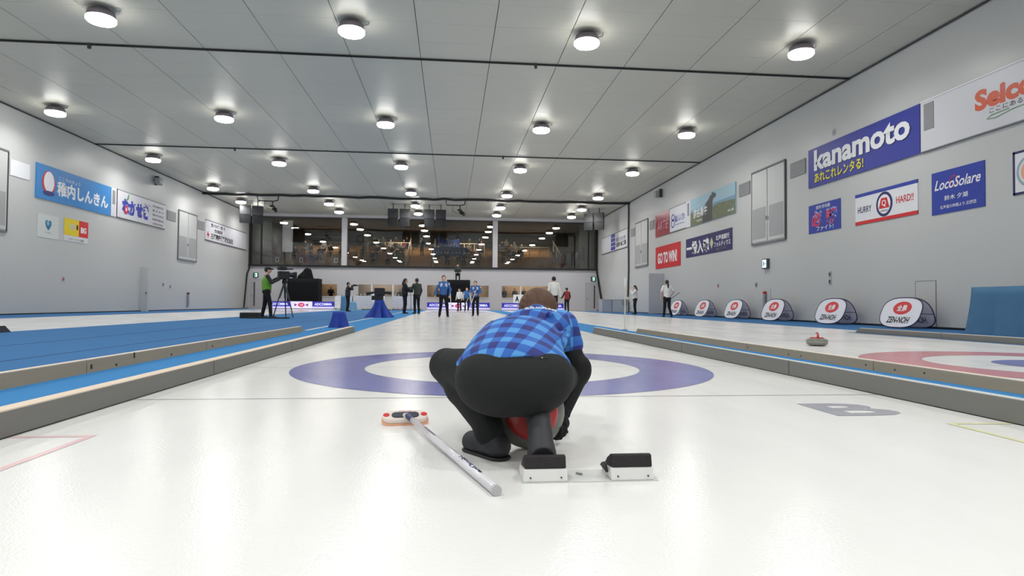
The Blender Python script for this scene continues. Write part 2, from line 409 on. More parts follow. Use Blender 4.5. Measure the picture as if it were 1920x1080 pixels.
# ---- ceiling lamps
M_LENS = mat('lamp_lens', (255, 253, 246), .4, emit=26); M_HOUS = mat('lamp_housing', (120, 112, 120), .4, metal=.4)
lamp0 = None
rownames = {-7.5: 'farthest behind', -4.6: 'behind', 2.3: 'above the house'}
for j, ly in enumerate(LAMP_Y):
    for i, lx in enumerate(LAMP_X):
        pos = ('leftmost', 'second from left', 'middle', 'second from right', 'rightmost')[i]
        lab = '%s round white high-bay lamp in the %s row across the ceiling' % (pos, ('rearmost', 'second rear', 'overhead', 'nearest visible', 'second visible', 'third visible', 'fourth visible', 'fifth visible', 'farthest')[j])
        if lamp0 is None:
            lamp0 = thing('high_bay_lamp', lab, 'lamp', (lx, ly, H-.022), 0, 'high bay lamps in rows on the ceiling')
            MB().lathe([(.12, -.02), (.24, -.05), (.30, -.09), (.33, -.23), (.30, -.24)], 24).build('housing', M_HOUS, lamp0, True)
            MB().lathe([(.315, -.22), (.33, -.24), (.33, -.30), (.30, -.335), (.20, -.36), (.08, -.368), (.01, -.37)], 28).build('lens', M_LENS, lamp0, True)
            box('bracket', (-.16, .16), (-.03, .03), (-.05, 0), M_GREY, lamp0)
            MB().tube([(.2, 0, -.12), (.42, 0, -.06), (.44, 0, 0)], .015, 6).build('cable', M_GREY, lamp0)
            L = bpy.data.lights.new('lamp_light', 'AREA'); L.shape = 'DISK'; L.size = .52; L.energy = LAMP_W; L.color = LAMP_COL; L.spread = math.radians(160)
            lo = bpy.data.objects.new('lamp_light', L); COL.objects.link(lo); lo.parent = lamp0; lo.location = (0, 0, -.385)
        else: dup(lamp0, (lx, ly, H-.022), None, lab)

# ================================================================== WALL SIGNS AND FITTINGS
def wsign(side, name, label, cat, ya, yb, z0, z1, m, th=.02, group=None):
    """ya: world Y of the reader's left end, yb: of the right end (X for the back wall). Returns (root, half width, half height)"""
    c = (ya+yb)/2; zc = (z0+z1)/2; wd = abs(yb-ya)/2; ht = (z1-z0)/2
    if side == 'R': loc, rz = (XR-.003, c, zc), -PI/2
    elif side == 'L': loc, rz = (XL+.003, c, zc), PI/2
    else: loc, rz = (c, YB-.003, zc), 0
    t = thing(name, label, cat, loc, rz, group)
    if m: bx_ = box('panel', (-wd, wd), (-th, 0), (-ht, ht), m, t)
    return t, wd, ht
def pic(name, rgb, rough=.45): return mat(name, rgb, rough)
M_NAVY = pic('navy', (36, 34, 92)); M_BLUEK = pic('banner_blue', (50, 58, 150)); M_YEL = pic('letter_yellow', (232, 222, 60)); M_LW = pic('letter_white', (232, 232, 236))
M_SKY = pic('banner_sky', (52, 132, 200)); M_RED = pic('sign_red', (206, 32, 40)); M_ORANGE = pic('letter_orange', (212, 84, 48)); M_INK = pic('ink', (36, 36, 44)); M_GREEN = pic('leaf_green', (80, 140, 60))
M_ROYAL = pic('royal_blue', (34, 58, 158)); M_FRAME = pic('sign_frame', (110, 112, 116)); M_PURP = pic('letter_blue', (52, 62, 160)); M_TOWEL = pic('towel_white', (224, 225, 228), .85)

# right wall, upper band
t, a, h = wsign('R', 'banner_sign', 'large blue banner with white rounded lettering and yellow script, on the right wall', 'sign', 14.92, 9.71, 4.66, 5.99, M_BLUEK, .05)
text(t, 'kanamoto', pic('letter_shadow', (28, 30, 90)), .04, .19, 4.5, .72, -.053, .035)
text(t, 'kanamoto', M_LW, 0, .22, 4.5, .72, -.058, .035)
text(t, 'あれこれレンタる!', pic('letter_shadow2', (28, 30, 70)), -.93, -.40, 2.55, .34, -.053, .03); text(t, 'あれこれレンタる!', M_YEL, -.95, -.38, 2.55, .34, -.058, .02)
t, a, h = wsign('R', 'banner_sign', 'long white sign with orange lettering at the right edge of the view', 'sign', 9.68, 4.0, 4.66, 5.99, M_SIGNW, .05)
box('frame', (-a, a), (-.06, -.0), (-h-.015, -h+.015), M_FRAME, t); box('frame', (-a, a), (-.07, -.0), (h-.015, h+.02), M_WHITE, t)
box('louvre_panel', (-a+.12, -a+.46), (-.06, -.05), (-h+.55, h-.08), M_VENT, t)
text(t, 'Seicomart', M_ORANGE, .36, .13, 2.95, .50, -.053, .05)
text(t, 'ここにあるおいしさ。', M_INK, .12, -.20, 1.66, .12, -.053, .01)
MB().tube([(-.2, -.055, -.29), (-.66, -.055, -.31), (-.78, -.055, -.37), (-.55, -.055, -.40), (-.1, -.055, -.33), (1.0, -.055, -.29)], .012, 6).build('underline', pic('sq_green', (120, 160, 120)), t)
t, a, h = wsign('R', 'hanging_towel', 'white towel banner with a blue top band, a red bottom band and a round crest', 'banner', 12.44, 9.85, 3.06, 4.0, M_TOWEL, .015)
box('top_band', (-a, a), (-.02, 0), (h-.1, h), M_ROYAL, t); box('bottom_band', (-a, a), (-.02, 0), (-h, -h+.1), M_RED, t)
text(t, 'HURRY', M_NAVY, -.86, -.03, .62, .19, -.02, .01); text(t, 'HARD!!', M_RED, .82, .03, .66, .2, -.02, .01)
plate('crest', ellipse(0, 0, .34, .36), M_NAVY, t, -.02, -.015); plate('crest_field', ellipse(0, 0, .26, .28), M_LW, t, -.024, -.019)
plate('crest_shape', [(-.22, -.12), (-.12, .18), (.12, .18), (.22, -.12)], M_RED, t, -.028, -.024); text(t, 'Q', M_LW, 0, .02, .18, .2, -.03, .02)
text(t, 'CURLING', M_NAVY, 0, -.19, .3, .05, -.028, .01)
t, a, h = wsign('R', 'fan_banner', 'small blue fan banner with red brushed lettering left of the towel banner', 'banner', 14.97, 13.18, 3.07, 4.05, M_ROYAL, .015)
text(t, '吉村 紗也香', M_LW, -.05, .37, .8, .13, -.02, .01); text(t, '必 勝', pic('brush_white', (150, 160, 220)), .02, .0, 1.5, .56, -.018, .06); text(t, '必 勝', pic('brush_red', (196, 50, 84)), .0, -.03, 1.5, .52, -.02, .03)
text(t, 'ファイト!', M_LW, .05, -.36, .95, .16, -.02, .01)
t, a, h = wsign('R', 'fan_banner', 'deep blue banner with white italic script lettering near the right edge', 'banner', 9.36, 7.74, 2.94, 4.03, M_ROYAL, .015)
text(t, 'LocoSolare', M_LW, .0, .20, 1.42, .26, -.02, .015, .35); ring_plate('red_ring', -.1, .22, .13, .15, .02, M_RED, t, -.019, -.016)
text(t, '鈴木 夕湖', M_LW, -.03, -.16, .72, .13, -.02, .01); text(t, '北海道の仲間より 応援団', M_LW, .02, -.38, 1.1, .09, -.02, .005)
t, a, h = wsign('R', 'framed_emblem', 'white square banner with black border and a ringed emblem, at the right edge', 'banner', 7.0, 5.5, 3.06, 4.02, M_TOWEL, .015)
for z_ in (-h, h-.05): box('border', (-a, a), (-.02, 0), (z_, z_+.05), M_NAVY, t)
box('border', (-a, -a+.05), (-.02, 0), (-h, h), M_NAVY, t)
for r_, m_ in ((.36, pic('pale_teal', (150, 170, 180))), (.3, M_TOWEL), (.25, pic('peach', (230, 170, 140))), (.15, M_RED)): plate('emblem_ring', ellipse(-.3, 0, r_, r_), m_, t, -.02-(.4-r_)*.02, -.015)
# far half of the upper band
t, a, h = wsign('R', 'banner_sign', 'crimson sign with slim pale letters, left end of the right wall band', 'sign', 31.32, 28.82, 4.65, 6.03, mat('crimson_sign', (150, 34, 60), .25), .05)
text(t, 'ARTiE', pic('pink_letter', (226, 160, 176)), .05, -.08, 1.95, .5, -.055, -.005, .25)
t, a, h = wsign('R', 'banner_sign', 'white sign with a blue figure-eight emblem beside the crimson sign', 'sign', 28.8, 26.34, 4.66, 6.04, M_SIGNW, .05)
ring_plate('emblem_ring', -.72, .12, .24, .2, .07, M_PURP, t, -.058, -.05); ring_plate('emblem_ring', -.72, -.22, .28, .24, .07, M_PURP, t, -.058, -.05)
text(t, '福山 ふくざわ', M_PURP, .32, -.0, 1.5, .4, -.055, .02); text(t, 'HOKKAIDO WAKKANAI', M_PURP, .32, -.34, 1.4, .07, -.055, .0)
for z_ in (-h, h-.03): box('frame', (-a, a), (-.06, 0), (z_, z_+.03), M_FRAME, t)
t, a, h = wsign('R', 'louvre_strip', 'narrow white strip with a grey louvre, left of the pasture picture sign', 'panel', 26.33, 25.72, 4.66, 6.04, M_SIGNW, .05)
box('louvre_panel', (-.1, .12), (-.06, -.05), (-.1, h-.12), M_VENT, t)
t, a, h = wsign('R', 'picture_sign', 'wide picture sign of dark cattle in a green pasture under a pale blue sky', 'sign', 25.7, 20.57, 4.64, 6.02, mat('picture_sky', (150, 186, 202), .4), .05)
plate('sea_band', [(-a, -.12), (a, -.1), (a, .12), (-a, .12)], pic('picture_sea', (112, 150, 172)), t, -.053, -.05)
plate('meadow', [(-a, -h), (a, -h), (a, -.06), (.8, .02), (-.3, -.1), (-a, .0)], mat('picture_meadow', (104, 112, 84), .5, noise=.5, nscale=6), t, -.056, -.05)
plate('animal_shape', [(-.98, -h), (.16, -h), (.14, -.3), (.16, .1), (.2, .26), (.3, .34), (.5, .36), (.58, .44), (.5, .56), (.3, .58), (.22, .66), (.12, .64), (.1, .56), (-.1, .5), (-.3, .36), (-.62, .22), (-.85, .05), (-.95, -.25)], pic('dark_cow', (58, 58, 60)), t, -.059, -.05)
text(t, '宗谷黒牛', M_LW, -1.3, -.1, 1.75, .46, -.063, .02, .1); text(t, 'so-ya', M_LW, 2.15, -.52, .6, .14, -.06, .01); text(t, 'WAKKANAI', M_LW, -1.4, -.5, .7, .1, -.063, .01)
t, a, h = wsign('R', 'banner_sign', 'bright red banner with white capital lettering below the crimson sign', 'banner', 31.36, 27.22, 2.72, 4.04, mat('red_banner', (196, 28, 34), .6, noise=.25, nscale=1.5), .02)
text(t, 'GO TO WIN!', M_LW, -.05, -.05, 3.2, .66, -.025, .04)
t, a, h = wsign('R', 'banner_sign', 'dark purple-navy banner with big white brush characters', 'banner', 26.41, 20.94, 3.06, 4.04, M_NAVY, .02)
text(t, '一投入魂', pic('gold_shadow', (130, 126, 110)), -1.15, -.07, 2.9, .7, -.023, .05); text(t, '一投入魂', M_LW, -1.18, -.04, 2.9, .7, -.027, .04)
plate('diamond', [(.55, -.28), (.75, 0), (.55, .28), (.35, 0)], pic('gold', (196, 196, 160)), t, -.025, -.02)
text(t, '北海道銀行', M_LW, 1.75, .18, 1.45, .24, -.025, .02); text(t, 'フォルティウス', M_LW, 1.72, -.12, 1.75, .24, -.025, .02)
text(t, '応援しています', pic('gold2', (150, 150, 130)), 1.6, -.34, 1.1, .09, -.025, 0)
t, a, h = wsign('R', 'banner_sign', 'long white sign with a purple block emblem in the far right corner', 'sign', 45.0, 37.45, 4.65, 6.0, M_SIGNW, .04)
for z_ in (-h, h-.04): box('frame', (-a, a), (-.06, 0), (z_, z_+.04), M_FRAME, t)
for i in range(2):
    for k in range(4): box('emblem_block', (-.75+i*.62, -.2+i*.62), (-.05, -.04), (-.58+k*.32, -.32+k*.32), M_PURP, t)
text(t, '稚内信用金庫', pic('faint', (120, 118, 140)), 2.0, .1, 2.6, .3, -.045, .0); text(t, '丸善計画工業', M_INK, 2.0, -.28, 2.9, .36, -.045, .02)
# left wall
t, a, h = wsign('L', 'banner_sign', 'sky-blue banner with white characters and a round white emblem on the left wall', 'sign', 20.48, 25.87, 4.62, 6.0, M_SKY, .05)
plate('emblem_rim', ellipse(-1.95, 0, .42, .48), M_RED, t, -.055, -.05); plate('emblem', ellipse(-1.93, .04, .33, .42), M_LW, t, -.06, -.05)
plate('emblem_base', ellipse(-1.93, -.42, .36, .1), pic('emb_navy', (40, 50, 120)), t, -.062, -.05)
text(t, 'こころのきょう', M_LW, -.55, .33, 1.5, .15, -.055, .0); text(t, '稚内しんきん', M_LW, .52, -.1, 3.85, .62, -.055, .04)
t, a, h = wsign('L', 'louvre_strip', 'narrow white strip with a grey louvre between two signs on the left wall', 'panel', 25.9, 26.38, 4.64, 6.01, M_SIGNW, .05)
box('louvre_panel', (-.12, .1), (-.06, -.05), (-.1, h-.12), M_VENT, t)
t, a, h = wsign('L', 'banner_sign', 'white sign with fat blue kana and a red apple mark', 'sign', 26.42, 31.58, 4.64, 6.03, M_SIGNW, .05)
for z_ in (-h, h-.03): box('frame', (-a, a), (-.06, 0), (z_, z_+.03), M_FRAME, t)
box('frame', (-a, -a+.03), (-.06, 0), (-h, h), M_FRAME, t)
text(t, 'なかせき', pic('kana_blue', (40, 52, 168)), -.75, -.06, 2.75, .78, -.055, .08); plate('apple', ellipse(-1.72, -.22, .17, .2), M_RED, t, -.064, -.05); plate('apple_core', ellipse(-1.72, -.2, .06, .08), M_LW, t, -.067, -.05)
plate('leaf', [(-1.72, .2), (-1.6, .42), (-1.48, .62), (-1.5, .35)], M_GREEN, t, -.064, -.05)
for i, s in enumerate(['中央水産株式会社', '株 式 会 社', '稚内市中央町店', '豊富町営業支店', '浜頓別町営業所']): text(t, s, [M_INK, pic('brn', (110, 90, 90))][i == 4], 1.72, .42-i*.24, 1.3, .13, -.055, .0)
text(t, '食をつなぐ', M_INK, .45, .36, .7, .08, -.055, 0)
t, a, h = wsign('L', 'banner_sign', 'white sign with black characters and a small red cross mark, far left wall', 'sign', 37.5, 45.8, 4.65, 6.02, M_SIGNW, .04)
for z_ in (-h, h-.04): box('frame', (-a, a), (-.06, 0), (z_, z_+.04), M_FRAME, t)
text(t, '豊かな未来へ想いを', M_INK, -1.9, .42, 2.6, .26, -.045, .02); text(t, '総合建設業', M_INK, -1.85, .08, 1.5, .26, -.045, .02)
text(t, '石塚建設興業株式会社', M_INK, -1.05, -.33, 4.3, .42, -.045, .03); text(t, '✚', M_RED, -3.72, -.3, .35, .42, -.045, .02)
t, a, h = wsign('L', 'poster', 'white poster with a teal heart-shaped logo', 'poster', 20.67, 22.0, 3.08, 4.02, pic('poster_pale', (205, 210, 208)), .012)
hp = [(0, -.24), (-.12, -.12), (-.2, .03), (-.17, .15), (-.08, .18), (0, .12), (.08, .18), (.17, .15), (.2, .03), (.12, -.12)]
plate('heart', [(u, v+.08) for u, v in hp], pic('teal', (40, 110, 150)), t, -.016, -.01); plate('heart_light', ellipse(-.03, .13, .1, .09), pic('teal2', (110, 175, 190)), t, -.019, -.01); text(t, 'わっかない', M_INK, 0, -.25, .36, .06, -.016)
t, a, h = wsign('L', 'poster', 'poster split yellow and red over a white strip of small print', 'poster', 22.37, 24.12, 3.10, 4.06, pic('poster_white', (214, 214, 216)), .012)
box('yellow_half', (-a, a*.2), (-.016, -.01), (-h+.25, h), pic('poster_yellow', (226, 200, 20)), t); box('red_half', (a*.2, a), (-.016, -.01), (-h+.25, h), pic('poster_red', (214, 38, 40)), t)
plate('white_patch', [(-.5, .05), (-.1, .02), (-.1, .26), (-.5, .28)], pic('patch', (208, 200, 170)), t, -.02, -.01); plate('dark_dot', ellipse(.05, .16, .07, .12), M_INK, t, -.02, -.01)
text(t, 'BIG', M_LW, .52, .08, .42, .26, -.02, .05); text(t, 'toto', pic('pt', (200, 190, 120)), -.3, .16, .34, .15, -.022, .02); text(t, 'スポーツくじ応援', M_INK, -.0, -.38, 1.1, .1, -.016)
t, a, h = wsign('L', 'wall_panel', 'blank bright white access panel high on the left wall', 'panel', 19.05, 20.13, 5.2, 5.8, M_WHITE, .02)
# shutters, vents, speakers, small fittings on both side walls
def shutter(side, ya, yb, label):
    t, a, h = wsign(side, 'wall_shutter', label, 'shutter', ya, yb, 3.06, 6.04, M_WALL, .02)
    for s in (-1, 1):
        box('frame', (s*a-.03, s*a+.03), (-.045, 0), (-h, h), M_DARK if s*a > 0 else M_FRAME, t)
        lf = box('shutter_leaf', (min(s*.03, s*(a-.06)), max(s*.03, s*(a-.06))), (-.05, -.02), (-h+.08, h-.06), M_LGREY if 0 else M_WALL, t)
        box('louvre', (min(s*.14, s*(a-.12)), max(s*.14, s*(a-.12))), (-.058, -.05), (-h+.22, -h+1.45), mat('louvre_grey', (160, 160, 161), .6), lf)
        box('handle', (s*.07-.015, s*.07+.015), (-.08, -.05), (-h+.9, -h+1.05), M_GREY, lf)
    for z_ in (-h, h): box('frame', (-a, a), (-.06, 0), (z_-.03, z_+.03), M_FRAME, t)
shutter('R', 19.08, 16.47, 'tall pale double-leaf shutter between the pasture picture and the large blue banner')
shutter('R', 35.52, 32.86, 'tall pale double-leaf shutter far along the right wall, left of the crimson sign')
shutter('L', 33.4, 36.1, 'tall pale double-leaf shutter on the left wall before the far white sign')
shutter('L', 16.3, 18.92, 'tall double-leaf shutter cut by the left edge of the view')
for side, ya, yb, lab in (('R', 16.13, 15.15, 'grey square vent grille left of the large blue banner'), ('R', 20.25, 19.27, 'grey square vent grille right of the pasture picture'), ('R', 32.5, 31.62, 'grey vent grille left of the crimson sign'), ('R', 36.59, 35.71, 'grey vent grille between far shutter and corner sign'), ('L', 31.9, 33.03, 'grey square vent grille left of the left wall shutter'), ('L', 36.3, 37.3, 'grey square vent grille right of the left wall shutter')):
    t, a, h = wsign(side, 'vent_grille', lab, 'vent', ya, yb, 5.26, 5.8, M_VENT, .03)
    for k in range(6): box('slat', (-a, a), (-.04, -.03), (-h+.06+k*.085, -h+.09+k*.085), mat('slat_grey', (152, 152, 153), .6), t)
for side, ya, yb, lab in (('R', 30.7, 29.9, 'small grey loudspeaker bracketed high on the right wall'), ('L', 29.9, 30.7, 'small grey loudspeaker bracketed high on the left wall')):
    t, a, h = wsign(side, 'wall_speaker', lab, 'speaker', ya, yb, 6.95, 7.35, None)
    bevel(MB().prism([(-.3, -.16), (.1, -.22), (.12, .2), (-.28, .16)], lambda u, v, q: (u, q, v), -.42, -.14).build('cabinet', M_GREY, t), .03); box('bracket', (.05, .12), (-.2, 0), (-.2, .3), M_DARK, t)
t, a, h = wsign('R', 'exit_light', 'lit white exit sign box on the right wall above the pop-up banners', 'sign', 18.15, 17.65, 2.02, 2.42, None)
box('case', (-.2, .2), (-.1, 0), (-.2, .2), mat('exit_case', (70, 80, 90), .4), t); box('lit_face', (-.15, .12), (-.11, -.1), (-.15, .16), mat('exit_face', (230, 245, 255), .4, emit=1.2), t)
box('pictogram', (-.1, -.02), (-.115, -.11), (-.08, .1), pic('exit_green', (40, 140, 90)), t); box('arrow', (.02, .08), (-.115, -.11), (-.03, .03), pic('exit_green', (40, 140, 90)), t)
t, a, h = wsign('R', 'hydrant_cabinet', 'recessed hydrant panel with a red-topped grey hose on the right wall', 'hydrant', 18.2, 17.6, .1, 1.25, mat('cab', (186, 187, 188), .5), .015)
MB().tube([(-.05, -.08, -.5), (-.05, -.08, .35)], .06, 12).build('hose_pipe', M_GREY, t); MB().tube([(-.05, -.08, .35), (-.05, -.08, .45)], .065, 12).build('valve_cap', M_RED, t)
t, a, h = wsign('L', 'hydrant_pipe', 'short grey hydrant pipe with dark red top at the foot of the left wall', 'hydrant', 34.7, 35.1, .2, 1.15, mat('cab', (186, 187, 188), .5), .015)
MB().tube([(0, -.06, -.45), (0, -.06, .3)], .07, 12).build('hose_pipe', M_GREY, t); MB().tube([(0, -.06, .3), (0, -.06, .42)], .08, 12).build('valve_cap', mat('dk_red', (100, 40, 50)), t)
for side, yy, zz, lab, cc in (('R', 22.42, 1.48, 'small red alarm button on the right wall above the pop-up banners', M_RED), ('R', 18.76, 1.42, 'small dark switch on the right wall beside the hydrant panel', M_DARK), ('R', 31.05, 1.41, 'tiny switch on the far right wall', M_DARK), ('R', 13.76, 1.62, 'upper dark socket above the second nearest pop-up banner', M_DARK), ('R', 13.76, 1.38, 'lower dark socket above the second nearest pop-up banner', M_DARK), ('R', 13.52, 6.27, 'tiny grey sensor above the large blue banner', M_GREY), ('L', 22.41, 1.46, 'small red alarm button on the left wall', M_RED), ('L', 31.6, 1.5, 'first small switch on the left wall before the hydrant', M_DARK), ('L', 32.5, 1.4, 'second small switch on the left wall before the hydrant', M_DARK)):
    t, a, h = wsign(side, 'wall_switch', lab, 'switch', yy-.07, yy+.07, zz-.1, zz+.1, M_LGREY, .02); box('button', (-.04, .04), (-.03, -.02), (-.06, .05), cc, t)
t, a, h = wsign('R', 'access_door', 'flush pale access door outline in the right wall', 'door', 9.97, 9.26, .06, 1.25, M_WALL, .006)
for x_ in (-a, a): box('gap', (x_-.008, x_+.008), (-.008, 0), (-h, h), M_FRAME, t)
box('gap', (-a, a), (-.008, 0), (h-.008, h+.008), M_FRAME, t)
t, a, h = wsign('R', 'door_leaf', 'open pale grey door leaf projecting by the far right wall', 'door', 30.4, 29.5, .05, 2.4, None)
box('leaf', (-.03, .03), (-.9, 0), (-h, h), mat('doorgrey', (176, 178, 184), .5), t); box('handle', (-.07, -.03), (-.8, -.74), (-.2, -.1), M_GREY, t)
t, a, h = wsign('L', 'door_leaf', 'open door leaf with pale blue edge projecting from the left wall', 'door', 29.0, 29.2, .0, 2.35, None)
box('leaf', (-.05, .05), (-.35, 0), (-h, h), M_WALL, t); box('edge', (.05, .07), (-.35, 0), (-h, .55), pic('paleblue', (150, 165, 205)), t); box('handle', (-.09, -.05), (-.3, -.26), (-.25, -.15), M_DARK, t)
t = thing('wall_cable', 'thin black cable running down the right wall near the far corner', 'cable', (XR, 37.1, 0))
MB().tube([(-.06, 0, H-.1), (-.06, .03, 5), (-.06, -.05, 3), (-.06, .12, 1.1)], .06, 6).build('cable', M_DARK, t)
t = thing('wall_cable', 'thick black cable hanging in the far right corner', 'cable', (XR, YB, 0))
MB().tube([(-.08, -.1, 7.4), (-.1, -.1, 3.6), (.0-.05, -.2, 3.1), (-.1, -1.2, 1.8), (-.1, -2.2, .4), (-.12, -2.8, .11), (-.2, -6.2, .11), (-.2, -6.4, .35)], .09, 6).build('cable', M_BLACK, t)
t = thing('wall_cable', 'thick black cable hanging in the far left corner', 'cable', (XL, YB, 0))
MB().tube([(.08, -.1, 7.4), (.06, -.1, 3.2), (.06, -.6, 2.8), (.06, -1.2, .1)], .06, 6).build('cable', M_BLACK, t)

# pop-up banners along the right wall
M_BANF = mat('popup_face', (224, 224, 232), .6); M_BANB = mat('popup_back', (205, 202, 216), .7); M_BANR = mat('popup_rim', (44, 38, 70), .6)
nt = M_BANB.node_tree; trl = nt.nodes.new('ShaderNodeBsdfTranslucent'); trl.inputs[0].default_value = (.92, .9, .97, 1); mxs = nt.nodes.new('ShaderNodeMixShader'); mxs.inputs[0].default_value = .75
nt.links.new(nt.nodes['Principled BSDF'].outputs[0], mxs.inputs[1]); nt.links.new(trl.outputs[0], mxs.inputs[2]); nt.links.new(mxs.outputs[0], nt.nodes['Material Output'].inputs[0])
def popup(cy, label):
    t = thing('popup_banner', label, 'banner', (11.42, cy, 0), 0, 'pop-up oval banners along the right wall')
    W, Ht, z0 = .73, .39, .415
    def place(u, v, q, s):      # s=-1 front, leaning towards the rink
        zz = z0+v; xx = s*(.30*(1-(v+Ht)/(2*Ht))+.012) + s*q
        return (xx, -u, zz)
    oval = [(W*math.copysign(abs(math.cos(a))**.72, math.cos(a)), Ht*math.copysign(abs(math.sin(a))**.72, math.sin(a))) for a in [2*PI*i/40 for i in range(40)]]
    for s, m_, nm in ((-1, M_BANF, 'front_panel'), (1, M_BANB, 'rear_panel')):
        p = MB().prism(oval, lambda u, v, q: place(u, v, q, s), 0, .008).build(nm, m_, t)
        MB().tube([place(u, v, .004, s) for u, v in oval] + [place(*oval[0], .004, s)], .014, 6, False).build('rim', M_BANR, p)
        q0 = .012 if s < 0 else -.004
        if s < 0:
            MB().prism(ellipse(.02, .12, .33, .17, 28), lambda u, v, q: place(u, v, q, s), .008, .011).build('red_oval', M_RED, p)
            text(p, '全農', M_LW, .02, .12, .36, .17, 0, .02, fx=lambda x, y_, z_: place(x, z_, .014, -1))
            text(p, 'ZEN-NOH', M_INK, 0, -.19, .82, .17, 0, .03, .2, fx=lambda x, y_, z_: place(x, z_, .012, -1))
        else:
            text(p, 'ZEN-NOH', pic('ghost_ink', (110, 104, 124)), 0, -.19, .82, .17, 0, .03, fx=lambda x, y_, z_: place(x, z_, -.004, 1))
            MB().tube([place(-W+.02, -.03, -.008, 1), place(W-.02, -.03, -.008, 1)], .008, 6).build('stay', M_BANR, p)
    return t
pz = popup(9.62, 'nearest oval pop-up banner with red emblem at the foot of the right wall')
for cy, l in ((12.66, 'second nearest'), (16.15, 'third nearest'), (19.36, 'fourth nearest'), (22.63, 'fifth nearest'), (26.08, 'farthest, partly hidden')): dup(pz, (11.42, cy, 0), 0, l+' oval pop-up banner with red emblem along the right wall')

t = thing('draped_table', 'table covered by a hanging steel-blue cloth at the right edge of the view', 'table', (11.2, 5.9, 0))
def drape(name, m, parent, pts, hgt, n=60, flare=.12, seed=0):
    """cloth hanging over a box footprint pts (rectangle x0,x1,y0,y1) with folds"""
    x0, x1, y0, y1 = pts; per = []
    for i in range(n):
        s = i/n*4; e = int(s); f = s-e
        c = [(x0, y0), (x1, y0), (x1, y1), (x0, y1), (x0, y0)]; per.append((c[e][0]+(c[e+1][0]-c[e][0])*f, c[e][1]+(c[e+1][1]-c[e][1])*f))
    cx, cy = (x0+x1)/2, (y0+y1)/2; rnd = random.Random(seed); ph = [rnd.uniform(0, 6) for _ in range(3)]
    vs = []; R = 6
    for j in range(R+1):
        v = j/R
        for i, (x, y) in enumerate(per):
            fo = 1+flare*v**1.5*(1+.5*math.sin(i*.9+ph[0])+.4*math.sin(i*1.7+ph[1]))
            vs.append((cx+(x-cx)*fo, cy+(y-cy)*fo, max(.006, hgt*(1-v))))
    fs = [[j*n+i, j*n+(i+1) % n, (j+1)*n+(i+1) % n, (j+1)*n+i] for j in range(R) for i in range(n)]; fs.append(list(range(n)))
    return obj(name, mesh(name, vs, fs, True), m, parent)
drape('cloth', mat('steel_blue_cloth', (72, 116, 152), .85, noise=.1, nscale=3), t, (-.55, .55, -.8, .8), 1.0, 72, .12, 3)
box('table_top', (-.54, .54), (-.78, .78), (.96, .99), M_GREY, t)

# ================================================================== BACK WALL: gallery and lower windows
glass = bpy.data.materials.new('window_glass'); glass.use_nodes = True; nt = glass.node_tree; nt.nodes.clear()
out = nt.nodes.new('ShaderNodeOutputMaterial'); mix = nt.nodes.new('ShaderNodeMixShader'); tr = nt.nodes.new('ShaderNodeBsdfTransparent'); gl = nt.nodes.new('ShaderNodeBsdfGlossy'); fr = nt.nodes.new('ShaderNodeFresnel')
tr.inputs[0].default_value = (.85, .86, .84, 1); gl.inputs['Roughness'].default_value = .0; fr.inputs[0].default_value = 1.75
nt.links.new(fr.outputs[0], mix.inputs[0]); nt.links.new(tr.outputs[0], mix.inputs[1]); nt.links.new(gl.outputs[0], mix.inputs[2]); nt.links.new(mix.outputs[0], out.inputs[0])
M_GW = mat('gallery_wood', (150, 118, 80), .55, noise=.1, nscale=3, stretch=(.3, 4, 4)); M_GWALL = mat('gallery_wall', (120, 116, 108), .8); M_GCEIL = mat('gallery_ceiling', (105, 103, 98), .8)
M_BAMB = mat('pale_post', (196, 190, 176), .6)
GY = YB+.3; GE = 58.0
b = MB().box((XL-.3, XR+.3), (GY, GE), (3.2, 3.45)); b.build('floor.001', M_GW, kind='structure')
box('wall_gallery_back', (XL-.3, XR+.3), (GE, GE+.2), (3.2, 7.9), M_GWALL, kind='structure'); box('wall_gallery_left', (XL-.5, XL-.3), (GY, GE), (3.2, 7.9), M_GWALL, kind='structure'); box('wall_gallery_right', (XR+.3, XR+.5), (GY, GE), (3.2, 7.9), M_GWALL, kind='structure')
box('ceiling.001', (XL-.3, XR+.3), (YB+.05, GE), (7.5, 7.7), M_GCEIL, kind='structure')
for i, (a, c) in enumerate(((XL, -15.92), (-15.88, -9.47), (-9.04, 2.97), (3.38, 11.18), (11.22, XR))):
    wn = box('window_%d' % (i+1), (a, c), (YB+.10, YB+.13), (3.58, 7.45), glass, kind='structure')
b = MB()
for x_ in (-15.9, 11.2, XL+.04, XR-.04): b.box((x_-.05, x_+.05), (YB+.02, YB+.2), (3.5, 7.5))
b.build('window_frame', M_BLACK, kind='structure')
M_PARTN = mat('gallery_pale', (150, 150, 142), .7)
box('wall_bay_left', (XL, -15.3), (47.4, 47.6), (3.45, 7.5), M_PARTN, kind='structure'); box('wall_bay_right', (10.6, XR), (47.6, 47.8), (3.45, 7.5), M_PARTN, kind='structure')
box('wall_partition', (-8.6, -8.4), (53.5, GE), (3.45, 7.5), M_GWALL, kind='structure')
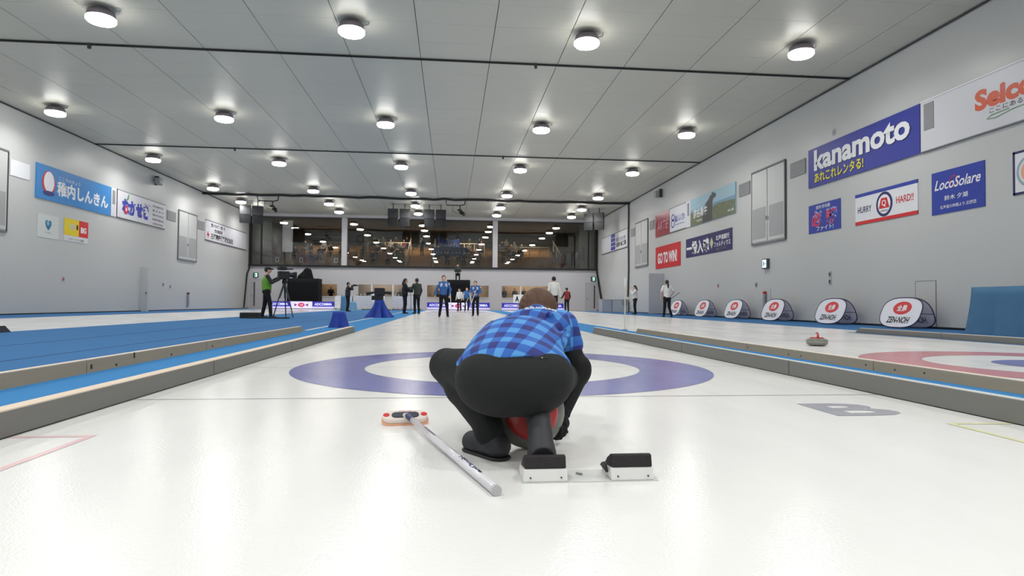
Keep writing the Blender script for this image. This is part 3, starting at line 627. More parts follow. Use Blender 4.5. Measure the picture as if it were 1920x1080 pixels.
# tiers
TIERS = [(48.4+1.15*k, 3.45+.36*k) for k in range(7)]
def tier_block(x0, x1, label):
    t = thing('tiered_bench', label, 'bench', ((x0+x1)/2, 48.4, 3.45))
    for k in range(7):
        y_, z_ = TIERS[k]; box('step', (x0-(x0+x1)/2, x1-(x0+x1)/2), (y_-48.4, GE-48.41 if k == 6 else y_+1.15-48.4), (0, .36*(k+1)), M_GW, t)
    return t
tier_block(-8.3, -4.2, 'wooden tiered seating left of the stair in the middle gallery bay'); tier_block(-2.2, 9.2, 'wooden tiered seating right of the stair in the gallery')
tier_block(-15.0, -9.0, 'wooden tiered seating in the left gallery bay')
t = thing('staircase', 'bright wooden stair between the gallery seating blocks', 'stairs', (-3.2, 48.2, 3.45))
for k in range(14): box('step', (-.95, .95), (.05+k*.575, .05+(k+1)*.575+(1.6 if k == 13 else 0)), (0, .18*(k+1)), mat('stair_wood', (176, 140, 98), .5), t)
def railing(x0, x1, y_, z_, label, n=6):
    t = thing('railing', label, 'railing', ((x0+x1)/2, y_, z_)); w_ = (x1-x0)/2
    MB().tube([(-w_, 0, .9), (w_, 0, .9)], .03, 6).build('handrail', M_BAMB, t)
    for i in range(n): x = -w_+2*w_*i/(n-1); box('post', (x-.035, x+.035), (-.03, .03), (0, .9), M_BAMB, t)
for (x0, x1, k, lab) in ((-8.2, -4.4, 4, 'pale handrail on the upper tier left of the stair'), (-2.1, 2.6, 2, 'pale handrail on the third tier right of the stair'), (-2.1, 2.6, 4, 'pale handrail on the upper tier right of the stair'), (4.0, 8.6, 3, 'pale handrail in the right gallery bay')):
    railing(x0, x1, TIERS[k][0]+.1, 3.45+.36*(k+1), lab)
for x_, lab in ((-4.35, 'sloping pale rail on the left of the gallery stair'), (-2.05, 'sloping pale rail on the right of the gallery stair'), (9.4, 'sloping pale rail by the right gallery door')):
    t = thing('stair_rail', lab, 'railing', (x_, 48.3, 3.45)); MB().tube([(0, 0, .9), (0, 6.5, 3.3)], .035, 6).build('handrail', M_BAMB, t)
    for k in range(4): box('post', (-.04, .04), (k*2-.04, k*2+.04), (k*.73, k*.73+.95), M_BAMB, t)
def hang(label, x0, x1, y_, z0, z1, m, s=None):
    t = thing('gallery_banner', label, 'banner', ((x0+x1)/2, y_, (z0+z1)/2)); a = (x1-x0)/2; h = (z1-z0)/2
    box('cloth', (-a, a), (-.02, 0), (-h, h), m, t)
    if s: text(t, s, pic('banner_print', (150, 165, 200)), 0, 0, a*1.6, h*.9, -.025, .01)
hang('dark blue banner hung on the gallery rail', -1.9, .3, TIERS[4][0]-.1, 5.62, 6.5, pic('gal_blue', (40, 62, 130)), 'がんばれ'); hang('long slate-blue banner on the gallery back wall', -2.2, 2.6, 57.99, 7.0, 7.4, pic('gal_slate', (84, 100, 140)))
hang('blue banner hanging below the slate-blue one', -2.2, 1.0, TIERS[2][0]-.1, 4.75, 5.55, pic('gal_blue2', (36, 56, 120)), 'ＷＡＫＫＡＮＡＩ')
t = thing('projection_screen', 'tall bright white screen standing in the left gallery bay', 'screen', (-14.2, 48.2, 3.45)); box('screen_sheet', (-.42, .42), (-.02, .02), (1.3, 3.95), mat('screen_white', (226, 226, 232), .6, emit=.12), t); box('stand', (-.02, .02), (.02, .06), (0, 1.4), M_DARK, t); box('foot', (-.3, .3), (-.2, .2), (0, .04), M_DARK, t)
t = thing('display_case', 'dark case with rows of goods at the back of the left bay', 'cabinet', (-12.4, 57.3, 5.97)); box('case', (-1.6, 1.6), (0, .5), (0, 1.6), M_DARK, t); [box('shelf', (-1.55, 1.55), (-.05, 0), (k*.5, k*.5+.04), M_GREY, t) for k in range(4)]
for k, (x_, lab) in enumerate(((-14.65, 'white paper notice at the left of the gallery glass'), (-12.75, 'white paper notice second along the gallery glass'), (-9.95, 'white paper notice beside the first gallery column'))):
    t = thing('paper_notice', lab, 'notice', (x_, YB+.2, 4.0)); box('sheet', (-.15, .15), (-.01, 0), (-.2, .2), M_WHITE, t); box('print', (-.06, .06), (-.014, -.01), (-.1, .1), M_DARK, t)
t = thing('wreath', 'dark round wreath on the left bay wall', 'wreath', (-9.6, 57.985, 6.9)); MB().tube([(.35*math.cos(a), -.1, .35*math.sin(a)) for a in [2*PI*i/20 for i in range(21)]], .1, 8, False).build('ring', mat('dk_green', (34, 50, 40), .8), t)
# fill lamps with housings, added to brighten the gallery interior
for i, x_ in enumerate((-12, -5, 1, 7)):
    t = thing('gallery_fill_lamp', '%s added fill lamp on the gallery ceiling' % ('leftmost', 'second', 'third', 'rightmost')[i], 'lamp', (x_, 52.5, 7.5)); box('housing', (-.6, .6), (-.15, .15), (-.08, 0), M_GCEIL, t)
    L = bpy.data.lights.new('lamp_light', 'AREA'); L.shape = 'RECTANGLE'; L.size = 1.2; L.size_y = .3; L.energy = 150; L.color = (1, .84, .64)
    lo = bpy.data.objects.new('lamp_light', L); COL.objects.link(lo); lo.parent = t; lo.location = (0, 0, -.1)
# lower windows: shallow rooms behind
M_LWOOD = mat('room_wood', (196, 164, 132), .6, noise=.06, nscale=2, stretch=(5, 1, .3)); M_LCURT = mat('room_curtain', (176, 160, 150), .8, noise=.25, nscale=2.2, stretch=(5, 1, .05))
rb = MB()
for i, (a, c) in enumerate(LOW):
    box('room_lining', (a-.3, c+.3), (YB+1.6, YB+1.7), (.6, 2.6), M_LCURT if i == 1 else M_LWOOD, kind='structure')
    rb.box((a-.3, c+.3), (YB+.3, YB+1.7), (.5, .6)).box((a-.3, c+.3), (YB+.3, YB+1.7), (2.6, 2.7)).box((a-.35, a-.3), (YB+.3, YB+1.7), (.5, 2.7)).box((c+.3, c+.35), (YB+.3, YB+1.7), (.5, 2.7))
    box('window_frame_lower', (a-.06, c+.06), (YB-.04, YB+.02), (1.0, 1.05), M_WHITE, kind='structure')
    box('window_%d' % (i+6), (a, c), (YB+.12, YB+.14), (1.05, 2.04), glass, kind='structure')
    L = bpy.data.lights.new('room_fill_light', 'AREA'); L.shape = 'RECTANGLE'; L.size = (c-a)*.8; L.size_y = .5; L.energy = 9*(c-a); L.color = (1, .88, .74)
    t = thing('room_fill_lamp', 'added fill lamp in the ceiling of the room behind the %s low window' % ('first', 'second', 'third', 'fourth')[i], 'lamp', ((a+c)/2, YB+.9, 2.58)); box('housing', (-.5, .5), (-.1, .1), (-.04, .02), M_WHITE, t)  # lamp and housing added only to light the shallow room
    lo = bpy.data.objects.new('room_fill_light', L); COL.objects.link(lo); lo.parent = t; lo.location = (0, 0, -.06)
rb.build('room_shell', M_GWALL, kind='structure')
b = MB()
for x_ in (-7.0, -5.27, 5.36): b.box((x_-.06, x_+.06), (YB-.02, YB+.2), (1.03, 2.04))
b.build('window_mullion', M_WHITE, kind='structure')
# doors
def door(n, x0, x1, vis):
    d = box('door_%d' % n, (x0, x1), (YB-.05, YB), (0, 2.3), mat('door_grey', (186, 184, 190), .45), kind='structure')
    box('door_frame', (x0-.08, x1+.05), (YB-.06, YB), (2.3, 2.38), M_LGREY, d); box('door_frame', (x0-.08, x0), (YB-.06, YB), (0, 2.3), M_LGREY, d)
    box('vision_strip', (vis-.06, vis+.06), (YB-.06, YB-.04), (.2, 2.15), mat('strip_dk', (88, 80, 88), .3), d); box('door_handle', (x0+.06, x0+.12), (YB-.1, YB-.04), (.95, 1.1), M_GREY, d)
door(1, -16.6, -15.66, -16.35); door(2, 10.99, 11.9, 11.7)
for x_, lab in ((-16.25, 'lit green exit sign above the far left door'), (11.59, 'lit green exit sign above the far right door')):
    t, a, h = wsign('B', 'exit_light', lab, 'sign', x_-.2, x_+.2, 2.52, 2.9, mat('exit_case2', (50, 90, 90), .4), .08); box('lit_face', (-.06, .12), (-.09, -.08), (-.14, .14), mat('exit_face2', (200, 250, 225), .4, emit=1.0), t)
    box('pictogram', (-.03, .04), (-.095, -.09), (-.08, .06), pic('exit_green', (40, 140, 90)), t)
t, a, h = wsign('B', 'door_push_bar', 'thin horizontal bar on the far wall beside the right door', 'bar', 8.9, 9.7, 1.1, 1.14, M_GREY, .03)

# ================================================================== HANGING GEAR
def monitor_pair(cx, rz, label):
    t = thing('scoreboard_monitors', label, 'monitor', (cx, 40, H), rz)
    MB().tube([(-.55, 0, -.06), (.55, 0, -.06)], .02, 6).build('ceiling_bar', M_GREY, t)
    for s in (-.42, .42):
        MB().tube([(s, 0, -.02), (s, 0, -.42)], .03, 8).build('drop_pole', M_BLACK, t)
        sc = box('upper_screen', (s-.34, s+.34), (-.08, .04), (-1.05, -.42), mat('monitor_grey', (46, 47, 49), .5), t)
        box('bezel', (s-.37, s+.37), (-.05, .06), (-1.08, -.39), M_BLACK, t)
        box('lower_screen', (s-.35, s+.35), (-.1, .08), (-1.66, -1.09), mat('monitor_black', (20, 21, 24), .5), t)
        box('bracket', (s-.1, s+.1), (.08, .16), (-1.4, -.6), M_DARK, t)
    return t
mp = monitor_pair(-4.3, 0, 'left of the two central pairs of hanging black monitors')
for cx, rz, lab in ((-1.7, 0, 'right of the two central pairs of hanging black monitors'), (-14.63, .5, 'pair of hanging monitors turned inward at the far left'), (10.1, -.6, 'pair of hanging monitors turned inward at the far right')): dup(mp, (cx, 40, H), rz, lab)
def hung_camera(cx, cy, label, rz):
    t = thing('remote_camera', label, 'camera', (cx, cy, H), rz)
    MB().tube([(-.8, 0, -.1), (-.75, 0, -.42), (.2, 0, -.42)], .035, 6).build('crank_arm', M_BLACK, t); MB().tube([(.55, 0, -.05), (.5, 0, -.35), (.2, 0, -.42), (.15, 0, -.75)], .04, 6).build('drop_arm', M_BLACK, t)
    box('head_bracket', (.0, .3), (-.1, .1), (-.8, -.7), M_BLACK, t); o = box('camera_body', (-.12, .12), (-.25, .18), (-.12, .12), M_BLACK, t); o.location = (.28, 0, -.92); o.rotation_euler = (.25, .5, .3)
    MB().tube([(.34, -.2, -1.0), (.42, -.42, -1.12)], [.08, .1], 12).build('lens', M_BLACK, t); MB().tube([(-.3, 0, -.42), (-.36, .02, -.8), (.0, .02, -.98)], .015, 5).build('cable', M_BLACK, t)
    return t
hung_camera(-12.7, 37.6, 'black remote camera on a bent arm hanging at the left of the far ceiling', .2); hung_camera(-.1, 37.6, 'black remote camera hanging from the far ceiling right of the central monitors', 0)

# ================================================================== FIGURES
M_SKIN = mat('skin', (214, 170, 146), .55); M_HAIRB = mat('hair_black', (26, 22, 22), .5); M_TROUS = mat('trousers_black', (26, 27, 30), .75, spec=.25)
M_BLUJ = mat('jacket_blue', (50, 98, 164), .7, noise=.4, nscale=9); M_BLKJ = mat('jacket_black', (30, 32, 36), .7); M_WSH = mat('shirt_white', (222, 222, 218), .75); M_GRN = mat('vest_green', (104, 160, 44), .6)
M_REDJ = mat('vest_red', (150, 44, 44), .7); M_SHOE = mat('shoe_black', (20, 20, 22), .5); M_OLIVE = mat('jacket_olive', (50, 56, 52), .8); M_PALEB = mat('sleeve_pale', (190, 200, 215), .7)
def person(label, loc, rz, Ht, top, trous=None, J=None, hair=M_HAIRB, pony=False, short=False, vest=None, sleeves=None, sit=False, cap=False, group=None, vox=.017, mask=False, cat='person', patch=None):
    trous = trous or M_TROUS; s = Ht/1.65; t = thing('person', label, cat, loc, rz, group)
    j = dict(hipL=(-.09, 0, .86), hipR=(.09, 0, .86), kneeL=(-.10, .02, .47), kneeR=(.10, .02, .47), ankL=(-.11, -.02, .08), ankR=(.11, -.02, .08), pel=(0, 0, .93), chest=(0, 0, 1.2), shL=(-.165, 0, 1.34), shR=(.165, 0, 1.34),
             elL=(-.23, -.02, 1.08), elR=(.23, -.02, 1.08), haL=(-.23, .08, .86), haR=(.23, .08, .86), neck=(0, .01, 1.41), head=(0, .035, 1.535))
    if sit: j.update(kneeL=(-.12, .42, .84), kneeR=(.12, .42, .84), ankL=(-.12, .42, .42), ankR=(.12, .42, .42), haL=(-.12, .3, .95), haR=(.12, .3, .95), elL=(-.22, .08, 1.06), elR=(.22, .08, 1.06), hipL=(-.09, 0, .84), hipR=(.09, 0, .84), pel=(0, 0, .86))
    if J: j.update(J)
    j = {k: np.array(v, float)*s for k, v in j.items()}; hd = j['head']
    body = [E_(hd, (.075*s, .092*s, .112*s)), C_(j['neck']-[0, 0, .05*s], hd-[0, 0, .06*s], .05*s, .05*s), C_(hd+[0, .085*s, .0], hd+[0, .10*s, -.03*s], .013*s, .018*s, .01),
            E_(hd+[-.08*s, 0, -.01*s], (.018*s, .025*s, .034*s)), E_(hd+[.08*s, 0, -.01*s], (.018*s, .025*s, .034*s)), C_(j['chest'], j['pel'], .1*s, .1*s), C_(j['chest'], j['neck'], .08*s, .05*s)]
    for sd in 'LR':
        sg = -1 if sd == 'L' else 1
        body += [C_(j['chest']+[0, 0, .08*s], j['sh'+sd], .06*s, .045*s), C_(j['sh'+sd], j['el'+sd], .043*s, .035*s), C_(j['el'+sd], j['ha'+sd], .034*s, .024*s), C_(j['pel'], j['hip'+sd], .09*s, .08*s), C_(j['hip'+sd], j['knee'+sd], .07*s, .05*s), C_(j['knee'+sd], j['ank'+sd], .048*s, .034*s)]
        d = j['ha'+sd]-j['el'+sd]; d /= np.linalg.norm(d); pm_ = j['ha'+sd]+d*.05*s; body.append(C_(j['ha'+sd], pm_, .028*s, .032*s, .01))
        sx = np.cross(d, [0, 1.0, .01]); sx /= np.linalg.norm(sx)
        for q in range(4): body.append(C_(pm_+sx*(q-1.5)*.019*s, pm_+sx*(q-1.5)*.02*s+d*(.075-.012*abs(q-1.3))*s+np.array([0, .02, 0]), .0105*s, .009*s, .004))
        body.append(C_(pm_-d*.02*s+np.array([0, .02, 0]), pm_+d*.03*s+np.array([0, .055, .0]), .012*s, .01*s, .004))
    sdf_obj('body', body, vox*.75, M_SKIN, t, .02)
    tp = [E_(j['chest'], (.175*s, .125*s, .2*s)), C_(j['chest']-[0, 0, .05*s], j['pel'], .14*s, .145*s, .05), C_(j['shL'], j['shR'], .07*s, .07*s, .04), C_(j['neck']-[0, 0, .03*s], j['neck']+[0, 0, .02*s], .065*s, .058*s)]
    ar = []
    for sd in 'LR':
        e = j['el'+sd]; hnd = j['ha'+sd]
        if short: ar += [C_(j['sh'+sd], j['sh'+sd]*.35+e*.65, .062*s, .06*s)]
        else: ar += [C_(j['sh'+sd], e, .062*s, .052*s), C_(e, hnd, .05*s, .038*s)]
    if sleeves or vest:
        sdf_obj('sleeves', ar+[C_(j['shL'], j['shR'], .055*s)], vox, sleeves or top, t, .02)
        if vest: sdf_obj('jacket', [E_(j['chest'], (.165*s, .115*s, .19*s)), C_(j['chest'], j['pel'], .13*s, .14*s, .05)], vox, top, t, .03); tp = [E_(j['chest']-[0, 0, .02], (.185*s, .14*s, .2*s)), C_(j['chest']-[0, 0, .05*s], j['pel']+[0, 0, .03], .148*s, .15*s, .05), C_(j['shL']*.6, j['shR']*.6+[0, 0, j['shL'][2]*.4], .06*s, .06*s, .04)]; tp = tp[:2]
        sdf_obj('vest' if vest else 'top', tp, vox, vest or top, t, .03)
    else: sdf_obj('top', tp+ar, vox, top, t, .03)
    tr_ = [C_(j['pel'], (j['hipL']+j['hipR'])/2, .135*s, .135*s, .04)]
    for sd in 'LR': tr_ += [C_(j['hip'+sd], j['knee'+sd], .088*s, .064*s), C_(j['knee'+sd], j['ank'+sd]+[0, 0, .01], .064*s, .052*s)]
    sdf_obj('trousers', tr_, vox, trous, t, .03)
    for sd in 'LR':
        a = j['ank'+sd]; z = a[2]-.045*s; sdf_obj('shoe', [C_([a[0], a[1]-.03*s, z], [a[0]*1.15, a[1]+.14*s, z-.005], .04*s, .035*s), P_((0, 0, a[2]-.078*s), (0, 0, -1))], vox*.8, M_SHOE, t, .01)
    hr = [E_(hd+[0, -.02*s, .025*s], (.086*s, .098*s, .105*s)), Sub_(hd+[0, .125*s, -.035*s], .105*s)]
    if pony: hr = hr[:1]+[C_(hd+[0, -.10*s, .0], hd+[0.01, -.14*s, -.12*s], .035*s, .04*s), C_(hd+[0.01, -.14*s, -.12*s], hd+[.02, -.13*s, -.30*s], .04*s, .015*s)]+hr[1:]
    sdf_obj('hair', hr, vox*.75, M_BLACK if cap else hair, t, .015)
    for sg in (-1, 1): MB().lathe([(.001, -.008), (.010*s, 0), (.001, .008)], 8, (hd[0]+sg*.03*s, hd[1]+.082*s, hd[2]+.012*s)).build('eye', M_BLACK, t)
    MB().tube([(hd[0]-.018*s, hd[1]+.083*s, hd[2]-.052*s), (hd[0], hd[1]+.088*s, hd[2]-.054*s), (hd[0]+.018*s, hd[1]+.083*s, hd[2]-.052*s)], .004*s, 6).build('mouth', mat('lip', (176, 100, 92), .5), t)
    if patch:
        for sg in (-1, 1):
            sdf_obj('chest_patch', [E_(j['chest']+[sg*.085*s, .066*s, .055*s], (.062*s, .060*s, .10*s))], .012, patch, t, .01); sdf_obj('shoulder_patch', [E_((sg*.205*s, .0, 1.31*s), (.045*s, .066*s, .07*s))], .014, patch, t, .01)
    if mask: sdf_obj('face_mask', [E_(hd+[0, .05*s, -.045*s], (.06*s, .055*s, .045*s))], vox*.7, M_WHITE, t, .01)
    if cap: sdf_obj('cap', [E_(hd+[0, 0, .06*s], (.092*s, .105*s, .07*s)), C_(hd+[0, .08*s, .05*s], hd+[0, .15*s, .04*s], .03*s, .02*s)], vox*.75, M_BLACK, t, .01)
    return t, j
def broom(label, p0, p1, m=None):
    p0 = Vector(p0); p1 = Vector(p1); t = thing('curling_broom', label, 'broom', p1); d = p0-p1
    MB().tube([(0, 0, .03), d], .014, 8).build('handle', m or M_WHITE, t); bevel(box('broom_head', (-.1, .1), (-.035, .035), (-.005, .03), M_WHITE, t), .01)
# the cameraman and his tripod
person('person in green vest over black clothes filming with a tripod camera at left', (-6.85, 16.7, 0), -1.15, 1.78, M_BLKJ, vest=M_GRN, J=dict(elL=(-.26, .12, 1.16), haL=(-.13, .34, 1.3), elR=(.27, .12, 1.14), haR=(.12, .36, 1.25), ankL=(-.14, -.1, .08), ankR=(.14, .12, .08), kneeL=(-.12, -.03, .47), kneeR=(.12, .09, .47)), cap=True)
t = thing('broadcast_camera', 'large broadcast camera on a tall tripod beside the person in green vest', 'camera', (-6.30, 16.9, 0), -.95)
for k in range(3):
    a = PI/6+k*2*PI/3; g = MB().tube([(0, 0, 1.25), (.18*math.cos(a), .18*math.sin(a), .7)], .035, 8).tube([(.18*math.cos(a), .18*math.sin(a), .75), (.38*math.cos(a), .38*math.sin(a), .03)], .022, 8); g.build('leg', M_DARK, t)
MB().lathe([(.08, 1.2), (.09, 1.3), (.06, 1.36)], 12).build('fluid_head', M_BLACK, t)
bevel(box('camera_body', (-.11, .11), (-.22, .14), (1.36, 1.64), M_BLACK, t), .02); MB().tube([(0, .12, 1.52), (0, .28, 1.52), (0, .32, 1.52)], [.08, .09, .1], 16).build('lens', M_BLACK, t)
bevel(box('viewfinder', (-.2, .1), (-.2, .05), (1.68, 1.8), M_BLACK, t), .02); MB().tube([(0, .0, 1.72), (0, .3, 1.74)], .03, 8).build('microphone', M_DARK, t); box('lens_shade', (-.1, .1), (.32, .4), (1.40, 1.62), M_BLACK, t); MB().tube([(.05, -.25, 1.36), (.2, -.6, 1.2)], .014, 6).build('pan_bar', M_BLACK, t)
t = box('floor_case', (-7.55, -6.95), (16.1, 16.5), (.005, .2), M_BLACK); bevel(t, .02); setp(t, label='flat black equipment case on the blue carpet behind the cameraman', category='case')
t = box('rubber_mat', (-7.3, -5.9), (15.9, 16.08), (.005, .05), M_BLACK); setp(t, label='flat black board lying on the carpet before the cameraman', category='board')
# other people
person('person in black with a camera raised, standing on the left blue carpet', (-6.72, 33, 0), -1.2, 1.78, M_BLKJ, J=dict(elL=(-.2, .22, 1.25), haL=(-.06, .24, 1.47), elR=(.2, .22, 1.25), haR=(.06, .24, 1.47)))
t = thing('photo_camera', 'black stills camera held to the face of the person in black at left', 'camera', (-6.35, 33.1, 1.6), -1.2); bevel(box('camera_body', (-.08, .08), (-.06, .04), (-.06, .06), M_BLACK, t), .01); MB().tube([(0, .04, 0), (0, .2, 0)], .045, 12).build('lens', M_BLACK, t)
person('long-haired person in black facing right, left of the black-clad pair', (-2.86, 27.0, 0), -1.3, 1.82, M_BLKJ, J=dict(elL=(-.2, .14, 1.15), haL=(-.1, .34, 1.25), elR=(.22, .12, 1.12), haR=(.1, .36, 1.2)), pony=True)
person('person in black holding a small rig, right of the black-clad pair', (-2.22, 26.6, 0), .6, 1.82, M_OLIVE, J=dict(elL=(-.24, .12, 1.12), haL=(-.2, .34, 1.22)))
t = thing('video_rig', 'small dark video rig held between the black-clad pair', 'camera', (-2.55, 26.8, 1.18), .5); bevel(box('camera_body', (-.1, .1), (-.1, .12), (-.08, .1), M_BLACK, t), .02); MB().tube([(0, 0, -.08), (.04, 0, -1.15)], .02, 6).build('monopod', mat('pole_pale', (180, 176, 160), .5), t); MB().tube([(0, .1, 0), (0, .24, 0)], .05, 10).build('lens', M_BLACK, t)
person('tallest curler in blue jacket and black trousers facing the house', (-.78, 19.7, 0), PI+.1, 1.68, M_BLUJ, sleeves=M_BLUJ, J=dict(ankL=(-.17, 0, .08), ankR=(.15, 0, .08), elL=(-.27, -.02, 1.1), elR=(.28, 0, 1.1), haR=(.32, .06, .86), kneeL=(-.14, .02, .47)), pony=True, patch=M_PALEB)
broom('white curling broom held upright by the tallest curler in blue', (-.5, 19.6, .95), (-.46, 19.4, 0.0))
person('curler in blue jacket looking down at a broom, right of the tallest one', (.62, 22.4, 0), PI-.2, 1.6, M_BLUJ, J=dict(head=(0, .09, 1.5), elL=(-.24, .06, 1.1), haL=(-.1, .28, 1.0), elR=(.24, .1, 1.12), haR=(.05, .3, 1.12)), patch=M_PALEB)
broom('white curling broom slanted across the curler in blue who looks down', (.62, 22.05, 1.15), (.25, 22.0, .0))
person('small distant curler in blue vest before the black platform', (.62, 38.2, 0), PI, 1.66, M_BLUJ, sleeves=M_PALEB, vox=.022); broom('thin white broom carried by the distant curler in blue vest', (.75, 37.9, .95), (.25, 37.8, 0))
person('distant player in white sleeves half hidden behind the blue-vested curler', (.12, 38.9, 0), PI-.5, 1.6, M_WSH, vox=.022)
person('person in white shirt seen from behind beyond the crouching curler', (3.85, 20.4, 0), .15, 1.72, M_WSH, short=False, sleeves=M_WSH, J=dict(haR=(.27, .02, .86)))
person('small distant person in red vest with black sleeves by the right door', (7.05, 34.5, 0), .3, 1.62, M_REDJ, sleeves=M_BLKJ, J=dict(elL=(-.26, .05, 1.1), haL=(-.36, .12, .95)), vox=.022, cap=True)
person('person in white shirt drinking, standing side-on by the far right wall', (10.05, 29.3, 0), 1.45, 1.66, M_WSH, J=dict(elL=(-.2, .18, 1.15), haL=(-.06, .26, 1.36), elR=(.2, .18, 1.15), haR=(.06, .26, 1.36)), hair=M_HAIRB, pony=True)
person('person with long black ponytail in white top seen from behind at right', (9.42, 22.2, 0), .05, 1.70, M_WSH, short=True, J=dict(elL=(-.29, -.02, 1.1), haL=(-.27, .04, .86), elR=(.31, -.02, 1.12), haR=(.22, .14, .95), ankL=(-.15, 0, .08), ankR=(.17, -.1, .08)), pony=True)
broom('dark-handled broom tucked under the arm of the ponytailed person', (9.3, 22.35, .6), (10.25, 22.7, 1.15), M_DARK)
person('person in dark olive jacket seated behind a camera on top of the black platform', (.03, 43.9, 1.98), PI, 1.72, M_OLIVE, sit=True, cap=True, vox=.022)
for x_, lab, m_ in ((-10.45, 'dark-clad person leaning at the first low window', M_BLKJ), (4.05, 'masked dark-haired person seated at the left of the fourth low window', M_BLKJ), (4.95, 'person seated behind the white letter board in the fourth low window', M_OLIVE), (5.75, 'person standing behind the mullion in the fourth low window', M_BLKJ), (-4.75, 'dark-clad person sitting low at the right end of the second low window', M_BLKJ), (-1.65, 'person standing in the third low window behind the tall curler', M_BLKJ)):
    person(lab, (x_, YB+.8, .72 if 'low at' not in lab else .55), PI+.3, 1.62, m_, sit=False, vox=.028, mask='masked' in lab, J=dict(hipL=(-.09, 0, .5), hipR=(.09, 0, .5), kneeL=(-.1, .1, .3), kneeR=(.1, .1, .3), ankL=(-.1, .1, .08), ankR=(.1, .1, .08), pel=(0, 0, .55), chest=(0, .03, .72), shL=(-.165, 0, .86), shR=(.165, 0, .86), elL=(-.23, .02, .62), elR=(.23, .02, .62), haL=(-.15, .2, .55), haR=(.15, .2, .55), neck=(0, .01, .93), head=(0, .035, 1.05)))
# spectators in the gallery
protos = []
for nm, m_ in (('dark coat', M_BLKJ), ('grey coat', mat('coat_grey', (96, 98, 104), .8)), ('maroon coat', mat('coat_maroon', (104, 44, 50), .8)), ('navy coat', mat('coat_navy', (44, 52, 84), .8)), ('brown coat', mat('coat_brown', (92, 74, 60), .8)), ('pale coat', mat('coat_pale', (160, 158, 156), .8))):
    t, _ = person('spectator in %s seated among the crowd behind the gallery glass' % nm, (0, 0, -20), PI, 1.66, m_, sit=True, vox=.035, group='spectators in %s in the gallery' % nm); t.name = 'person'; protos.append(t)
rnd = random.Random(11); used = set()
SEATS = []; COATS = ('dark', 'grey', 'maroon', 'navy', 'brown', 'pale')
def seat(x, k, pr=None):
    z = 3.45+.36*(k+1); q = pr if pr is not None else rnd.choice((0, 0, 0, 1, 1, 2, 3, 3, 4, 4, 5))
    loc = (x+rnd.uniform(-.08, .08), TIERS[k][0]+1.28, z-.335)
    if q not in used: used.add(q); o = protos[q]; o.location = loc; o.rotation_euler[2] = PI+rnd.uniform(-.25, .25)
    else: o = dup(protos[q], loc, PI+rnd.uniform(-.25, .25))
    o['label'] = 'spectator'; SEATS.append((k, x, q, o))
for k, xl in ((0, (-7.4, -6.0, -4.9, -.9, .7, 1.8)), (1, (-14.2, -12.1, -10.2, -5.2, 0.1, 1.4, 4.3, 5.2)), (2, (-13.1, -11.4, -7.2, -5.9, -5.0, -1.6, .9, 2.1, 4.8, 5.9)), (3, (-13.9, -12.2, -10.1, -6.6, -5.4, -1.2, -.1, 1.2, 4.1, 5.1, 6.2)), (4, (-10.6, -7.3, -6.2, -5.0, 2.4, 4.4, 5.5)), (5, (-7.0, -5.8, -4.8, -.9, .2, 1.3, 2.3, 3.9, 4.8))):
    for x_ in xl: seat(x_, k, 2 if (k, x_) == (0, -6.0) else None)
for q in range(6):
    if q not in used: seat(-8.0+q*.6, 3, q)
for bay, lo_, hi_ in (('left bay', -20, -8.8), ('middle bay', -8.8, 3.2), ('right bay', 3.2, 20)):
    for k in range(7):
        for n_, (kk, x_, q, o) in enumerate(sorted([q_ for q_ in SEATS if q_[0] == k and lo_ < q_[1] <= hi_], key=lambda a: a[1])):
            o['label'] = 'gallery spectator in %s coat, %s from left, %s row up, %s' % (COATS[q], ORD[n_], ORD[k], bay)
person('person in black standing at the top of the gallery stair', (-3.2, 52.35, 3.45+.18*8), 2.6, 1.72, M_BLKJ, vox=.03)
t = thing('coat_rack', 'rack of grey coats hanging at the right end of the gallery', 'coat rack', (9.9, 48.0, 3.45)); MB().tube([(-.9, 0, 0), (-.9, 0, 1.6), (.6, 0, 1.6), (.6, 0, 0)], .03, 6).build('frame', M_DARK, t)
for k in range(5): drape('hung_coat', (M_PARTN if k == 4 else mat('coat_drk', (60, 60, 60), .9)), t, (-.8+k*.3, -.6+k*.3, -.2, .2), 1.0, 20, .3, k).location = (0, -.05 if k == 4 else 0, .5)

# ================================================================== FLOOR GEAR AT THE FAR END
M_BTARP = mat('royal_tarp', (26, 62, 160), .65, noise=.2, nscale=5, bump=.4, bscale=12)
t = thing('covered_case', 'royal-blue cloth cover draped over a small box at the end of the bumpers', 'cover', (-3.0, 8.7, 0)); drape('cloth', M_BTARP, t, (-.10, .15, -.12, .12), .36, 48, .45, 5); box('box', (-.09, .14), (-.11, .11), (.006, .345), M_DARK, t)
t = thing('covered_camera', 'unmanned camera on a stand skirted with royal-blue cloth', 'camera', (-3.22, 18.2, 0))
drape('skirt', M_BTARP, t, (-.09, .22, -.14, .14), .66, 56, 1.5, 8); MB().tube([(0.06, 0, .5), (.06, 0, .86)], .05, 10).build('pedestal', M_DARK, t)
box('weight_case', (-.22, .2), (-.1, .1), (.66, .82), M_BLACK, t); bevel(box('camera_body', (-.12, .26), (-.12, .12), (.82, 1.12), M_BLACK, t), .03); MB().tube([(.24, 0, .95), (.5, 0, .93)], [.05, .07], 10).build('lens', M_BLACK, t); MB().tube([(-.12, 0, .95), (-.42, 0, .9)], [.03, .07], 10).build('viewfinder', M_BLACK, t)
t = thing('letter_board', 'white board with a black letter B behind the skirted camera', 'sign', (-5.5, 40.6, 0)); box('board', (-.75, .2), (-.02, .02), (.55, 1.25), M_WHITE, t); text(t, 'B', M_INK, -.2, .85, .35, .5, -.025, .05); box('post', (-.3, -.25), (.02, .05), (0, .6), M_GREY, t)
